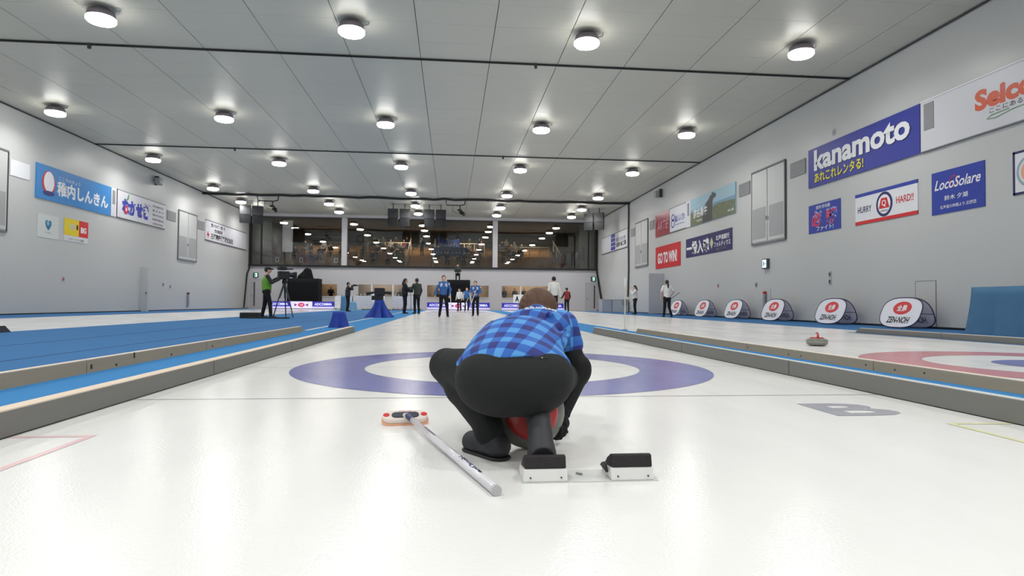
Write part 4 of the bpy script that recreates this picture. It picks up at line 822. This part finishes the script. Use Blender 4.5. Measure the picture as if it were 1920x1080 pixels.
t = thing('letter_board', 'white board with a black letter A left of the crouching curler', 'sign', (4.55, 41.2, 0)); box('board', (-.35, .6), (-.02, .02), (.62, 1.24), M_WHITE, t); text(t, 'A', M_INK, -.06, .92, .3, .42, -.025, .06); box('post', (-.05, 0), (.02, .05), (0, .62), M_GREY, t); [box('text_bar', (.28, .5), (-.03, -.02), (.85+k*.12, .89+k*.12), M_DARK, t) for k in range(2)]
# tables with white fronts and cups on them
for x0, x1, lab in ((-9.1, -7.85, 'white-fronted scorer table at the far left end of the row'), (-7.7, -5.9, 'white-fronted scorer table left of the letter board'), (-4.9, -2.7, 'white-fronted scorer table behind the black-clad pair')):
    t = thing('scorer_table', lab, 'table', ((x0+x1)/2, 42.2, 0)); w_ = (x1-x0)/2
    box('table_top', (-w_, w_), (-.3, .3), (1.0, 1.04), M_WHITE, t)
    for k in range(3): box('front_panel', (-w_, w_), (-.3, -.27), (.1+k*.3, .38+k*.3), M_SIGNW, t)
    for x in (-w_+.03, 0, w_-.03): box('leg', (x-.02, x+.02), (-.28, .28), (0, 1.0), M_GREY, t)
    cups = [(x0+.2+i*.27) for i in range(int((x1-x0-.3)/.27))]
    for i, x in enumerate(cups):
        c = MB().lathe([(.035, 0), (.045, .16)], 10).build('paper_cup', mat('cup_grey', (150, 150, 160), .5), None, True); c.location = (x, 42.1, 1.04); setp(c, label='pale cup, %s from the left on the scorer table %s' % (ORD[i], ' '.join(lab.split()[3:]).replace('at the far left end of the row', 'at far left').replace('left of the letter board', 'by the letter board')), category='cup', group='cups on the '+lab.replace('white-fronted ', ''))
# LED advertising boards
def ledboard(x0, x1, y_, label, parts):
    t = thing('advertising_board', label, 'sign', ((x0+x1)/2, y_, 0)); cx = (x0+x1)/2
    box('cabinet', (x0-cx, x1-cx), (0, .12), (.06, .60), M_DARK, t); box('foot_strip', (x0-cx, x1-cx), (-.05, .16), (0.004, .06), M_LGREY, t)
    for a, c, kind in parts:
        if kind == 'w':
            box('screen', (a-cx, c-cx), (-.01, 0), (.08, .60), mat('led_white', (206, 200, 240), .5, emit=.55), t); mm = mat('led_red', (214, 40, 90), .5, emit=.3); m_ = (a+c)/2-cx
            plate('red_oval', ellipse(m_, .34, .24, .16), mm, t, -.018, -.01)
            for s in (-1, 1): plate('side_mark', [(m_+s*.28, .34), (m_+s*.5, .44), (m_+s*.5, .24)], mat('led_plum', (120, 40, 110), .5, emit=.2), t, -.018, -.01)
            text(t, '全農', M_LW, m_, .34, .26, .14, -.022, .02)
        else:
            box('screen', (a-cx, c-cx), (-.01, 0), (.08, .60), mat('led_blue', (40, 34, 150), .5, emit=.5), t); box('lower_band', (a-cx, c-cx), (-.014, -.01), (.08, .22), mat('led_lilac', (196, 188, 240), .5, emit=.5), t)
            text(t, 'ADCOMMA', mat('led_letter', (215, 215, 250), .5, emit=.5), (a+c)/2-cx, .40, (c-a)*.8, .2, -.02, .03)
ledboard(-14.0, -9.2, 42.2, 'low lit advertising board, blue and white with a red oval, at far left', [(-14.0, -12.4, 'b'), (-12.4, -10.8, 'w'), (-10.8, -9.2, 'b')])
ledboard(-2.3, 2.5, 42.4, 'low lit advertising board behind the curlers in blue', [(-2.3, -.75, 'b'), (-.75, .9, 'w'), (.9, 2.5, 'b')])
ledboard(3.4, 8.2, 42.0, 'low lit advertising board right of the black platform', [(3.4, 5.0, 'b'), (5.0, 6.6, 'w'), (6.6, 8.2, 'b')])
# black covered platforms
t = thing('camera_platform', 'big black-draped camera platform with a hooded camera on top, at far left', 'platform', (-11.75, 43.9, 0)); drape('black_drape', M_BLKCLOTH, t, (-1.15, 1.15, -.7, .7), 2.36, 64, .03, 2)
sdf_obj('hooded_camera', [C_((.1, 0, 2.3), (.15, 0, 3.0), .42, .2), C_((-.15, -.1, 2.4), (.1, 0, 2.9), .4, .22), C_((.35, 0, 2.4), (.3, 0, 2.95), .3, .2)], .05, M_BLKCLOTH, t, .1)
t = thing('camera_platform', 'black-draped platform under the seated camera operator', 'platform', (.1, 43.9, 0)); drape('black_drape', M_BLKCLOTH, t, (-.9, .9, -.7, .7), 2.38, 64, .02, 4)
# plastic sheet bag and bins
t = thing('covered_bin', 'pale steel-blue cover on a bin behind the person in black at left', 'cover', (-7.1, 36.0, 0)); drape('cover', mat('pale_steel', (84, 134, 168), .6, noise=.2), t, (-.5, .0, -.25, .25), 1.0, 40, .12, 6); drape('bag', mat('bag_pale', (120, 166, 196), .4, noise=.2), t, (.0, .42, -.25, .25), .62, 40, .25, 7)
t = thing('grey_counter', 'grey counter against the far right wall beside the drinking person', 'counter', (11.0, 37.5, 0)); box('top', (-1.0, .9), (-.5, .5), (.88, .92), M_LGREY, t); box('body', (-.98, -.3), (-.48, .48), (.02, .88), mat('counter_grey', (160, 164, 174), .5), t); box('body', (-.26, .88), (-.48, .48), (.02, .88), mat('counter_pale', (176, 180, 186), .5), t)
t = thing('rink_chair', 'grey folding chair beside the drinking person', 'chair', (9.75, 30.2, 0)); box('seat', (-.2, .2), (-.2, .2), (.42, .45), M_GREY, t); box('backrest', (-.2, .2), (.18, .21), (.5, .85), M_GREY, t); [MB().tube([(sx*.18, sy*.18, .42), (sx*.2, sy*.2, .0)], .012, 6).build('leg', M_GREY, t) for sx in (-1, 1) for sy in (-1, 1)]
t = thing('measuring_pole', 'thin pale upright pole at the end of the bumpers right of the curler', 'pole', (3.38, 7.9, 0)); MB().tube([(0, 0, .0), (0, 0, 1.05)], .012, 8).build('shaft', mat('pole_cream', (214, 214, 190), .5), t); MB().lathe([(.016, .96), (.02, 1.0), (.02, 1.15), (.012, 1.17)], 10).build('tip', M_WHITE, t); MB().lathe([(.06, 0), (.06, .02), (.02, .03)], 16).build('foot', M_GREY, t)

# curling stones
M_GRAN = mat('granite', (112, 114, 108), .3, noise=.22, nscale=60, coat=.4); M_BAND = mat('granite_band', (140, 142, 134), .6, noise=.1, nscale=40); M_HRED = mat('handle_red', (186, 40, 38), .35, coat=.3); M_HYEL = mat('handle_yellow', (220, 196, 60), .35, coat=.3)
def stone(label, loc, rz, hm, rot=None, group=None, R=.145, low=False, capr=.093):
    t = thing('curling_stone', label, 'curling stone', loc, rz, group, rot); n = 14 if low else 48; h = .057
    pf = [(.03, -h), (.065, -h), (.095, -h+.004), (.125, -h+.016), (.142, -.028), (.1445, -.012)]; pf2 = [(.1445, .012), (.142, .028), (.125, h-.016), (.095, h-.004), (.065, h), (.03, h)]
    MB().lathe(pf+pf2, n).build('granite_body', M_GRAN, t, True); MB().lathe([(.1448, -.0115), (.1455, 0), (.1448, .0115)], n).build('striking_band', M_BAND, t, True)
    MB().lathe([(.01, h-.01), (capr, h-.01), (capr, h+.001), (capr-.012, h+.010), (.02, h+.013)], n).build('handle_base', hm, t, True)
    MB().tube([(-.075, 0, h+.005), (-.07, 0, h+.05), (-.05, 0, h+.068), (0, 0, h+.072), (.055, 0, h+.066)], [.017, .014, .013, .014, .011], 10).build('handle_grip', hm if not low else hm, t, True)
    return t
stone('red-handled granite curling stone resting on the right-hand sheet', (4.78, 2.86, .057), 1.2, M_HRED)
s0 = stone('yellow-handled curling stone in the row at the far end, left group', (-6.9, 41.2, .062), 0, M_HYEL, None, 'yellow-handled stones lined up at the far end', low=True)
for i in range(1, 7): dup(s0, (-6.9+i*.31, 41.2, .062), None, 'yellow-handled curling stone, %s from the left in the far row' % ORD[i])
s1 = stone('red-handled curling stone in the row at the far end behind the pair in black', (-4.7, 41.2, .062), 0, M_HRED, None, 'red-handled stones lined up at the far end', low=True)
for i in range(1, 7): dup(s1, (-4.7+i*.31, 41.2, .062), None, 'red-handled curling stone, %s from the left in the far row' % ORD[i])

# ================================================================== HACK, BROOM, CURLER
M_HW = mat('hack_white', (226, 226, 224), .4); M_RUB = mat('hack_rubber', (34, 30, 32), .7, bump=.3, bscale=90); M_CLEAR = mat('hack_plate', (214, 216, 214), .25)
t = thing('hack', 'pair of white and black rubber footholds joined on a clear plate, set in the ice', 'hack', (-.01, -3.62, 0))
box('base_plate', (-.23, .22), (-.05, .09), (.0, .004), M_CLEAR, t)
for cx in (-.152, .135):
    b_ = bevel(MB().prism([(-.05, .004), (.09, .004), (.075, .03), (-.035, .044)], lambda u, v, q: (q, u, v), cx-.072, cx+.072).build('block', M_HW, t), .004)
    p = bevel(MB().prism([(-.038, .044), (.07, .03), (.03, .062), (-.012, .083), (-.028, .083)], lambda u, v, q: (q, u, v), cx-.068, cx+.068).build('rubber_foothold', M_RUB, t), .004)
    for s in (-.05, .05): MB().tube([(cx+s, -.052, .018), (cx+s, -.0485, .018)], .003, 8).build('screw', M_DARK, t)
MB().tube([(.045, -.012, .05), (.06, .0, .02)], [.012, .004], 6).build('clip', M_DARK, t); MB().tube([(-.02, .02, .008), (-.035, .04, .006)], .004, 6).build('clip', M_GREY, t)
# broom lying on the ice
p0 = Vector((-.675, -2.67, .045)); p1 = Vector((-.330, -3.79, .0165)); t = thing('curling_broom', 'white curling broom with a red-spotted head lying on the ice beside the curler', 'broom', p1)
d = p0-p1; L_ = d.length; e1 = d.normalized()
MB().tube([(0, 0, 0), d*.55, d], [.0155, .0145, .012], 20).build('handle', mat('broom_shaft', (222, 222, 228), .25, coat=.4), t, True)
MB().tube([-e1*.003, e1*.012], .0162, 20).build('end_cap', mat('cap_grey', (190, 190, 194), .4), t)
side = e1.cross(Vector((0, 0, 1))).normalized(); upn = side.cross(e1)
for s_, a0, a1, hh in (('Hardline', .14, .36, .0155), ('ICEPAD', .68, .84, .010)):
    def wrap(x, y_, z_, r=.0158):
        an = z_/r; return tuple(e1*x + side*(-math.sin(an)*r*1.02) + upn*(math.cos(an)*r*1.02))
    text(t, s_, M_NAVY, (a0+a1)/2, 0, a1-a0, hh, 0, .03, .2, fx=wrap, mirror=True)
MB().tube([d*.9, d*.985], .0136, 16).build('grip_band', M_NAVY, t)
hr = .09; an = .12; hb = Vector((-.683, -2.65, .0))-p1
def hfn(u, v, q, tilt=.35): return tuple(hb + Vector((u*math.cos(an)-v*math.sin(an)*math.cos(tilt), u*math.sin(an)+v*math.cos(an)*math.cos(tilt), .012+(v+.05)*math.sin(tilt)+q)))
def stadium(L2, r, n=10, cx=0):
    return [(cx+L2+r*math.cos(a), r*math.sin(a)) for a in [-PI/2+PI*i/n for i in range(n+1)]] + [(cx-L2+r*math.cos(a), r*math.sin(a)) for a in [PI/2+PI*i/n for i in range(n+1)]]
hd = MB().prism(stadium(.064, .043), hfn, -.006, .016).build('broom_head', mat('head_cream', (228, 216, 208), .4), t); bevel(hd, .006)
MB().prism(stadium(.066, .045), hfn, -.016, -.006).build('brush_pad', mat('pad_orange', (228, 172, 140), .8), t)
MB().prism(stadium(.042, .022), lambda u, v, q: hfn(u, v-.008, q), .0155, .021).build('hinge_well', mat('well_dark', (52, 56, 72), .4), t)
for s in (-.088, .088): MB().prism(ellipse(s, -.002, .015, .015, 20), hfn, .0155, .0185).build('red_spot', M_RED, t)
MB().tube([hfn(0, -.01, .012), d*.97], [.016, .013], 12).build('swivel', mat('swivel_cream', (214, 210, 190), .4), t)
text(t, 'GOLDLINE', mat('print_red', (200, 90, 80), .5), 0, .03, .06, .008, 0, .02, fx=lambda x, y_, z_: hfn(x, z_, .0172))

# ---- the crouching curler (world coordinates, offset to the root)
RT = np.array((-.22, -3.3, 0)); cur = thing('person', 'crouching curler in blue checked shirt and black trousers, seen from behind in the hack', 'person', tuple(RT))
M_TRM = mat('curler_trousers', (36, 38, 38), .8, spec=.25, bump=.15, bscale=30); M_SLV = mat('curler_sleeve', (20, 20, 22), .75, spec=.3, bump=.2, bscale=25); M_HAIR = mat('hair_brown', (82, 54, 34), .62, noise=.5, nscale=22, stretch=(3, 1, .5)); M_SHS = mat('curler_shoe', (46, 47, 52), .6, bump=.1, bscale=60)
A = lambda *v: np.array(v, float)
hipL, hipR = A(-.31, -3.37, .30), A(-.13, -3.37, .305); knL, knR = A(-.487, -3.03, .315), A(.0, -3.02, .26); anL, anR = A(-.328, -3.31, .115), A(-.160, -3.40, .20)
shL, shR = A(-.165, -2.84, .455), A(.022, -2.90, .472); elL, elR = A(-.25, -2.83, .29), A(.085, -2.96, .275); waL, waR = A(-.26, -3.02, .19), A(-.010, -3.08, .116); hdc = A(-.055, -2.68, .540)
# body under the clothes, one continuous surface
body = [C_(hipL+A(0, .04, -.0), hipR+A(0, .04, 0), .095), C_((-.21, -3.28, .34), (-.1, -2.98, .42), .08, .085, .04), C_(shL, shR, .06), C_((-.08, -2.88, .49), (-.06, -2.75, .515), .05, .048), E_(hdc, (.074, .095, .102), (-.5, 0, 0)),
        C_(hipL, knL, .085, .058), C_(knL, anL, .053, .036), C_(hipR, knR, .085, .058), C_(knR, anR, .053, .036), C_(shL, elL, .045, .038), C_(elL, waL, .036, .026), C_(shR, elR, .045, .038), C_(elR, waR, .036, .026),
        C_(hdc+A(0, .090, -.005), hdc+A(0, .100, -.035), .009, .012, .008), E_(hdc+A(-.078, 0, -.01), (.014, .024, .032)), E_(hdc+A(.078, 0, -.01), (.014, .024, .032)),
        C_(anL, (-.30, -3.31, .06), .034), C_(anR, (-.155, -3.44, .15), .034)]
def hand(w, dirv, curl, sidev, s=1.0, thumb=1):
    """palm and five curled fingers"""
    w = np.array(w, float); dv = np.array(dirv, float); dv /= np.linalg.norm(dv); cv = np.array(curl, float); cv -= dv*(cv@dv); cv /= np.linalg.norm(cv); sv = np.cross(dv, cv)*sidev
    pr = [C_(w, w+dv*.035, .026, .03, .01), C_(w+dv*.03-sv*.022, w+dv*.075-sv*.027, .019, .014, .01), C_(w+dv*.03+sv*.022, w+dv*.07+sv*.027, .019, .013, .01), C_(w+dv*.03, w+dv*.078, .02, .015, .01)]
    for i, ln in enumerate((.072, .08, .075, .058)):
        b0 = w+dv*(.078-.004*abs(i-1))+sv*(i-1.5)*.019; b1 = b0+(dv*.8+cv*.6)*ln*.45; b2 = b1+(dv*.15+cv)*ln*.32; b3 = b2+(-dv*.45+cv*.8)*ln*.23
        pr += [C_(b0, b1, .0095, .0088, .003), C_(b1, b2, .0088, .0082, .003), C_(b2, b3, .0082, .007, .003)]
    t0 = w+dv*.02-sv*.026*thumb; t1 = t0+(dv*.5-sv*.7*thumb+cv*.5)*.04; t2 = t1+(dv*.8+cv*.7)*.03
    return pr+[C_(t0, t1, .013, .0105, .006), C_(t1, t2, .0105, .009, .003)]
sdf_obj('body', body, .0085, M_SKIN, cur, .03, RT)
sdf_obj('glove', hand(waR+A(.0, -.008, -.012), (.0, -.80, -.45), (-1, -.1, -.1), 1), .0032, M_SLV, cur, .004, RT, label='black glove gripping the stone rim')
sdf_obj('hand', hand(waL, (.55, -.3, -.7), (.5, -.8, 0), -1), .0032, M_SKIN, cur, .004, RT, label='bare left hand steadying the stone')
# trousers
tr_ = [E_((-.318, -3.385, .295), (.136, .150, .122), None, .05), E_((-.158, -3.385, .298), (.132, .150, .122), None, .05), E_((-.236, -3.39, .31), (.14, .150, .098), None, .05), C_((-.27, -3.44, .27), (-.20, -3.44, .27), .085, .085, .06),
       C_(hipL+A(0, .03, 0), knL, .112, .070, .04), C_(knL, (-.42, -3.14, .235), .066, .066), C_((-.42, -3.14, .235), anL, .07, .052), C_(hipR+A(0, .03, 0), knR, .112, .070, .04), C_(knR, anR, .068, .05), C_(anL, anL+A(.004, -.012, -.02), .053, .055)]
for i in range(3): tr_.append(C_(knL+A(.075+.02*i, -.13-.03*i, .03-.05*i), knL+A(.10+.01*i, -.18-.03*i, -.05-.02*i), .012, .006, .02))
sdf_obj('trousers', tr_, .0062, M_TRM, cur, .02, RT)
MB().tube([(v-RT) for v in (A(-.305, -3.500, .385), A(-.20, -3.497, .392), A(-.13, -3.492, .386))], .0015, 5).build('pocket_seam', M_BLACK, cur); box('pocket_snap', (.065, .070), (-.205, -.198), (.386, .391), M_GREY, cur)
# shirt
ax0, ax1 = A(-.25, -3.30, .385), A(-.075, -2.86, .475); axd = (ax1-ax0)/np.linalg.norm(ax1-ax0); sx_ = np.cross(axd, A(0, 0, 1)); sx_ /= np.linalg.norm(sx_); sup = np.cross(sx_, axd)
def weave(V):
    r = V-ax0; v = r@axd; x = r@sx_; z = r@sup; u = np.arctan2(x, z+.06)*.15
    arm = (V[:, 0] > .045-.0*(V[:, 2])) & (V[:, 2] < .53); ad = (elR-shR)/np.linalg.norm(elR-shR); ra = V-shR
    u = np.where(arm, ra@ad+.01, u); v2 = np.where(arm, np.arctan2(ra[:, 0], -ra[:, 1])*.07, v)
    return np.stack([u, v2, np.zeros(len(V))], 1)
M_PLAID = bpy.data.materials.new('blue_check'); M_PLAID.use_nodes = True; nt = M_PLAID.node_tree; bs = nt.nodes['Principled BSDF']; bs.inputs['Roughness'].default_value = .65; bs.inputs['Specular IOR Level'].default_value = .3
at = nt.nodes.new('ShaderNodeAttribute'); at.attribute_name = 'weave'; sp = nt.nodes.new('ShaderNodeSeparateXYZ'); nt.links.new(at.outputs['Vector'], sp.inputs[0])
def stripe(sock, size, ph=0.0):
    m1 = nt.nodes.new('ShaderNodeMath'); m1.operation = 'MULTIPLY_ADD'; m1.inputs[1].default_value = 1/(2*size); m1.inputs[2].default_value = 50+ph; nt.links.new(sock, m1.inputs[0])
    m2 = nt.nodes.new('ShaderNodeMath'); m2.operation = 'FRACT'; nt.links.new(m1.outputs[0], m2.inputs[0]); m4 = nt.nodes.new('ShaderNodeMath'); m4.operation = 'GREATER_THAN'; m4.inputs[1].default_value = .5; nt.links.new(m2.outputs[0], m4.inputs[0]); return m4.outputs[0]
ad_ = nt.nodes.new('ShaderNodeMath'); ad_.operation = 'ADD'; nt.links.new(stripe(sp.outputs[0], .040), ad_.inputs[0]); nt.links.new(stripe(sp.outputs[1], .046, .2), ad_.inputs[1])
hf = nt.nodes.new('ShaderNodeMath'); hf.operation = 'MULTIPLY'; hf.inputs[1].default_value = .5; nt.links.new(ad_.outputs[0], hf.inputs[0])
cr = nt.nodes.new('ShaderNodeValToRGB'); cr.color_ramp.interpolation = 'CONSTANT'; cr.color_ramp.elements[0].color = (*s2l((80, 148, 212)), 1); cr.color_ramp.elements[1].position = .75; cr.color_ramp.elements[1].color = (*s2l((44, 52, 122)), 1)
e_ = cr.color_ramp.elements.new(.25); e_.color = (*s2l((46, 98, 182)), 1); nt.links.new(hf.outputs[0], cr.inputs[0]); nt.links.new(cr.outputs[0], bs.inputs['Base Color'])
nz = nt.nodes.new('ShaderNodeTexNoise'); nz.inputs['Scale'].default_value = 14; tcn = nt.nodes.new('ShaderNodeTexCoord'); nt.links.new(tcn.outputs['Object'], nz.inputs['Vector']); bp = nt.nodes.new('ShaderNodeBump'); bp.inputs['Strength'].default_value = .35; bp.inputs['Distance'].default_value = .02; nt.links.new(nz.outputs['Fac'], bp.inputs['Height']); nt.links.new(bp.outputs[0], bs.inputs['Normal'])
sh_ = [E_((-.228, -3.335, .337), (.212, .190, .118), (0, .05, 0), .05), E_((-.215, -3.21, .395), (.185, .15, .105), None, .06), E_((-.185, -3.10, .428), (.172, .16, .10), None, .06), E_((-.10, -2.94, .462), (.165, .13, .098)), C_((-.09, -2.86, .49), (-.075, -2.80, .515), .068, .060, .03), C_(shL, shR, .064, .068, .04),
       C_(shR, shR*.62+elR*.38+A(.004, 0, 0), .072, .067, .03), C_(shL, shL*.55+elL*.45, .074, .066, .03), C_((-.39, -3.2, .37), (-.43, -3.28, .345), .03, .018, .03)]
# folds
for q0, q1, r0 in (((-.06, -3.26, .437), (.0, -3.14, .475), .012), ((-.12, -3.24, .452), (-.02, -3.10, .505), .010), ((-.02, -3.2, .42), (.03, -3.05, .46), .012), ((-.34, -3.2, .44), (-.30, -3.05, .50), .010), ((-.06, -3.05, .535), (.02, -2.95, .52), .010)): sh_.append(C_(q0, q1, r0, .004, .02))
sh_.append(P_((-.22, -3.49, .384), (.03, -.6, -.8)))
sh_.append(P_((.07, -2.93, .385), (.12, -.0, -1)) if False else P_((0, 0, .285), (0, 0, -1)))
shirt = sdf_obj('shirt', sh_, .0060, M_PLAID, cur, .02, RT, attr=weave)
sl = [C_(shR, elR, .054, .053, .02), C_(elR, waR, .052, .036, .02), C_(shL, elL, .05, .046, .02), C_(elL, waL, .046, .034, .02), C_(waR, waR+A(-.01, -.005, -.015), .037, .035, .01), E_(elR+A(.005, 0, .02), (.056, .056, .06)), P_((0, 0, .13-.03), (0, 0, -1))]
sdf_obj('undersleeve', sl, .0055, M_SLV, cur, .01, RT, label='tight black sleeves under the shirt')
# name print curved over the upper back
def back_pt(x, y_, z_):
    X = x; Yc = -2.985+z_; ex = ((X+.10)/.168)**2+((Yc+2.94)/.133)**2; return (X-RT[0], Yc-RT[1], .462+.101*math.sqrt(max(0, 1-min(ex, .98)))+.004)
text(cur, '北見 CURLING', M_LW, -.085, 0, .14, .03, 0, .03, fx=back_pt, name='back_print')
# hair
hr_ = [E_(hdc+A(0, -.012, .008), (.094, .112, .106), (-.4, 0, 0)), E_(hdc+A(0, -.065, -.03), (.080, .06, .065)), C_(hdc+A(-.02, -.11, -.012), hdc+A(-.095, -.125, -.055), .030, .010, .03), C_(hdc+A(-.03, -.09, .0), hdc+A(-.10, -.08, -.06), .035, .02, .02), C_(hdc+A(.0, -.115, .0), hdc+A(.012, -.12, -.045), .022, .018, .015), C_(hdc+A(.03, -.10, -.01), hdc+A(.075, -.105, -.045), .028, .012, .02)]
for i in range(9):
    a = -1.25+i*.31; hr_.append(C_(hdc+A(math.sin(a)*.088, -.055, math.cos(a)*.088+.002), hdc+A(math.sin(a)*.02, -.122, math.cos(a)*.012), .011, .009, .008))
MB().tube([tuple(hdc+A(x_, .083-.004*abs(x_)/.018, -.062)-RT) for x_ in (-.02, 0, .02)], .004, 6).build('mouth', mat('lip', (176, 100, 92), .5), cur)
hr_.append(Sub_(tuple(hdc+A(0, .158, -.055)), .122)); sdf_obj('hair', hr_, .0042, M_HAIR, cur, .012, RT)
for s in (-1, 1): MB().lathe([(.001, -.006), (.008, 0), (.001, .006)], 10, tuple(hdc+A(s*.03, .088, .0)-RT)).build('eye', M_BLACK, cur)
# shoes
sdf_obj('shoe', [C_((-.290, -3.345, .048), (-.382, -3.215, .038), .046, .042, .02), C_((-.306, -3.328, .06), (-.324, -3.308, .100), .043, .046, .02), C_((-.318, -3.30, .078), (-.355, -3.25, .052), .042, .040, .02), P_((0, 0, .004), (0, 0, -1))], .004, M_SHS, cur, .01, RT, label='left shoe flat on the ice')
sdf_obj('shoe_sole', [C_((-.290, -3.345, .008), (-.382, -3.215, .008), .046, .042, .01), P_((0, 0, .012), (0, 0, 1)), P_((0, 0, .0015), (0, 0, -1))], .003, M_BLACK, cur, .01, RT)
sdf_obj('shoe', [C_((-.158, -3.475, .160), (-.158, -3.545, .065), .041, .046, .02), C_((-.158, -3.44, .165), (-.160, -3.42, .205), .044, .046, .02), C_((-.158, -3.545, .062), (-.156, -3.50, .045), .044, .042, .02), P_((-.158, -3.575, .06), (0, -.9, -.25))], .004, M_SHS, cur, .01, RT, label='right shoe standing on its toe in the hack')
box('pull_tab', (.045, .055), (-.196, -.192), (.205, .222), mat('tab', (150, 140, 130), .6), cur)
text(cur, 'asham', M_LGREY, -.0, 0, .045, .009, 0, .02, name='shoe_print', fx=lambda x, y_, z_: (x*.75-.132, -.005-x*.9-.012, .030+z_))
# stone held on edge between her feet
st = stone('red-capped granite curling stone tipped on its rim between the curler\'s feet', (-.158, -3.175, .1465), 0, M_HRED, (Matrix.Rotation(.1, 3, 'Z') @ Matrix.Rotation(math.radians(86), 3, 'X') @ Matrix.Rotation(PI/2, 3, 'Z')).to_euler(), capr=.106)
box('blue_dot', (-.012, .006), (.062, .080), (.0655, .0705), mat('dot_blue', (60, 90, 170), .5), st)

t = thing('rubber_stop', 'small black rubber stop lying on the ice just right of the tipped stone', 'rubber stop', (.025, -2.93, 0)); sdf_obj('stopper', [C_((-.02, 0, .012), (.02, .005, .010), .012, .008)], .003, M_BLACK, t, .005)
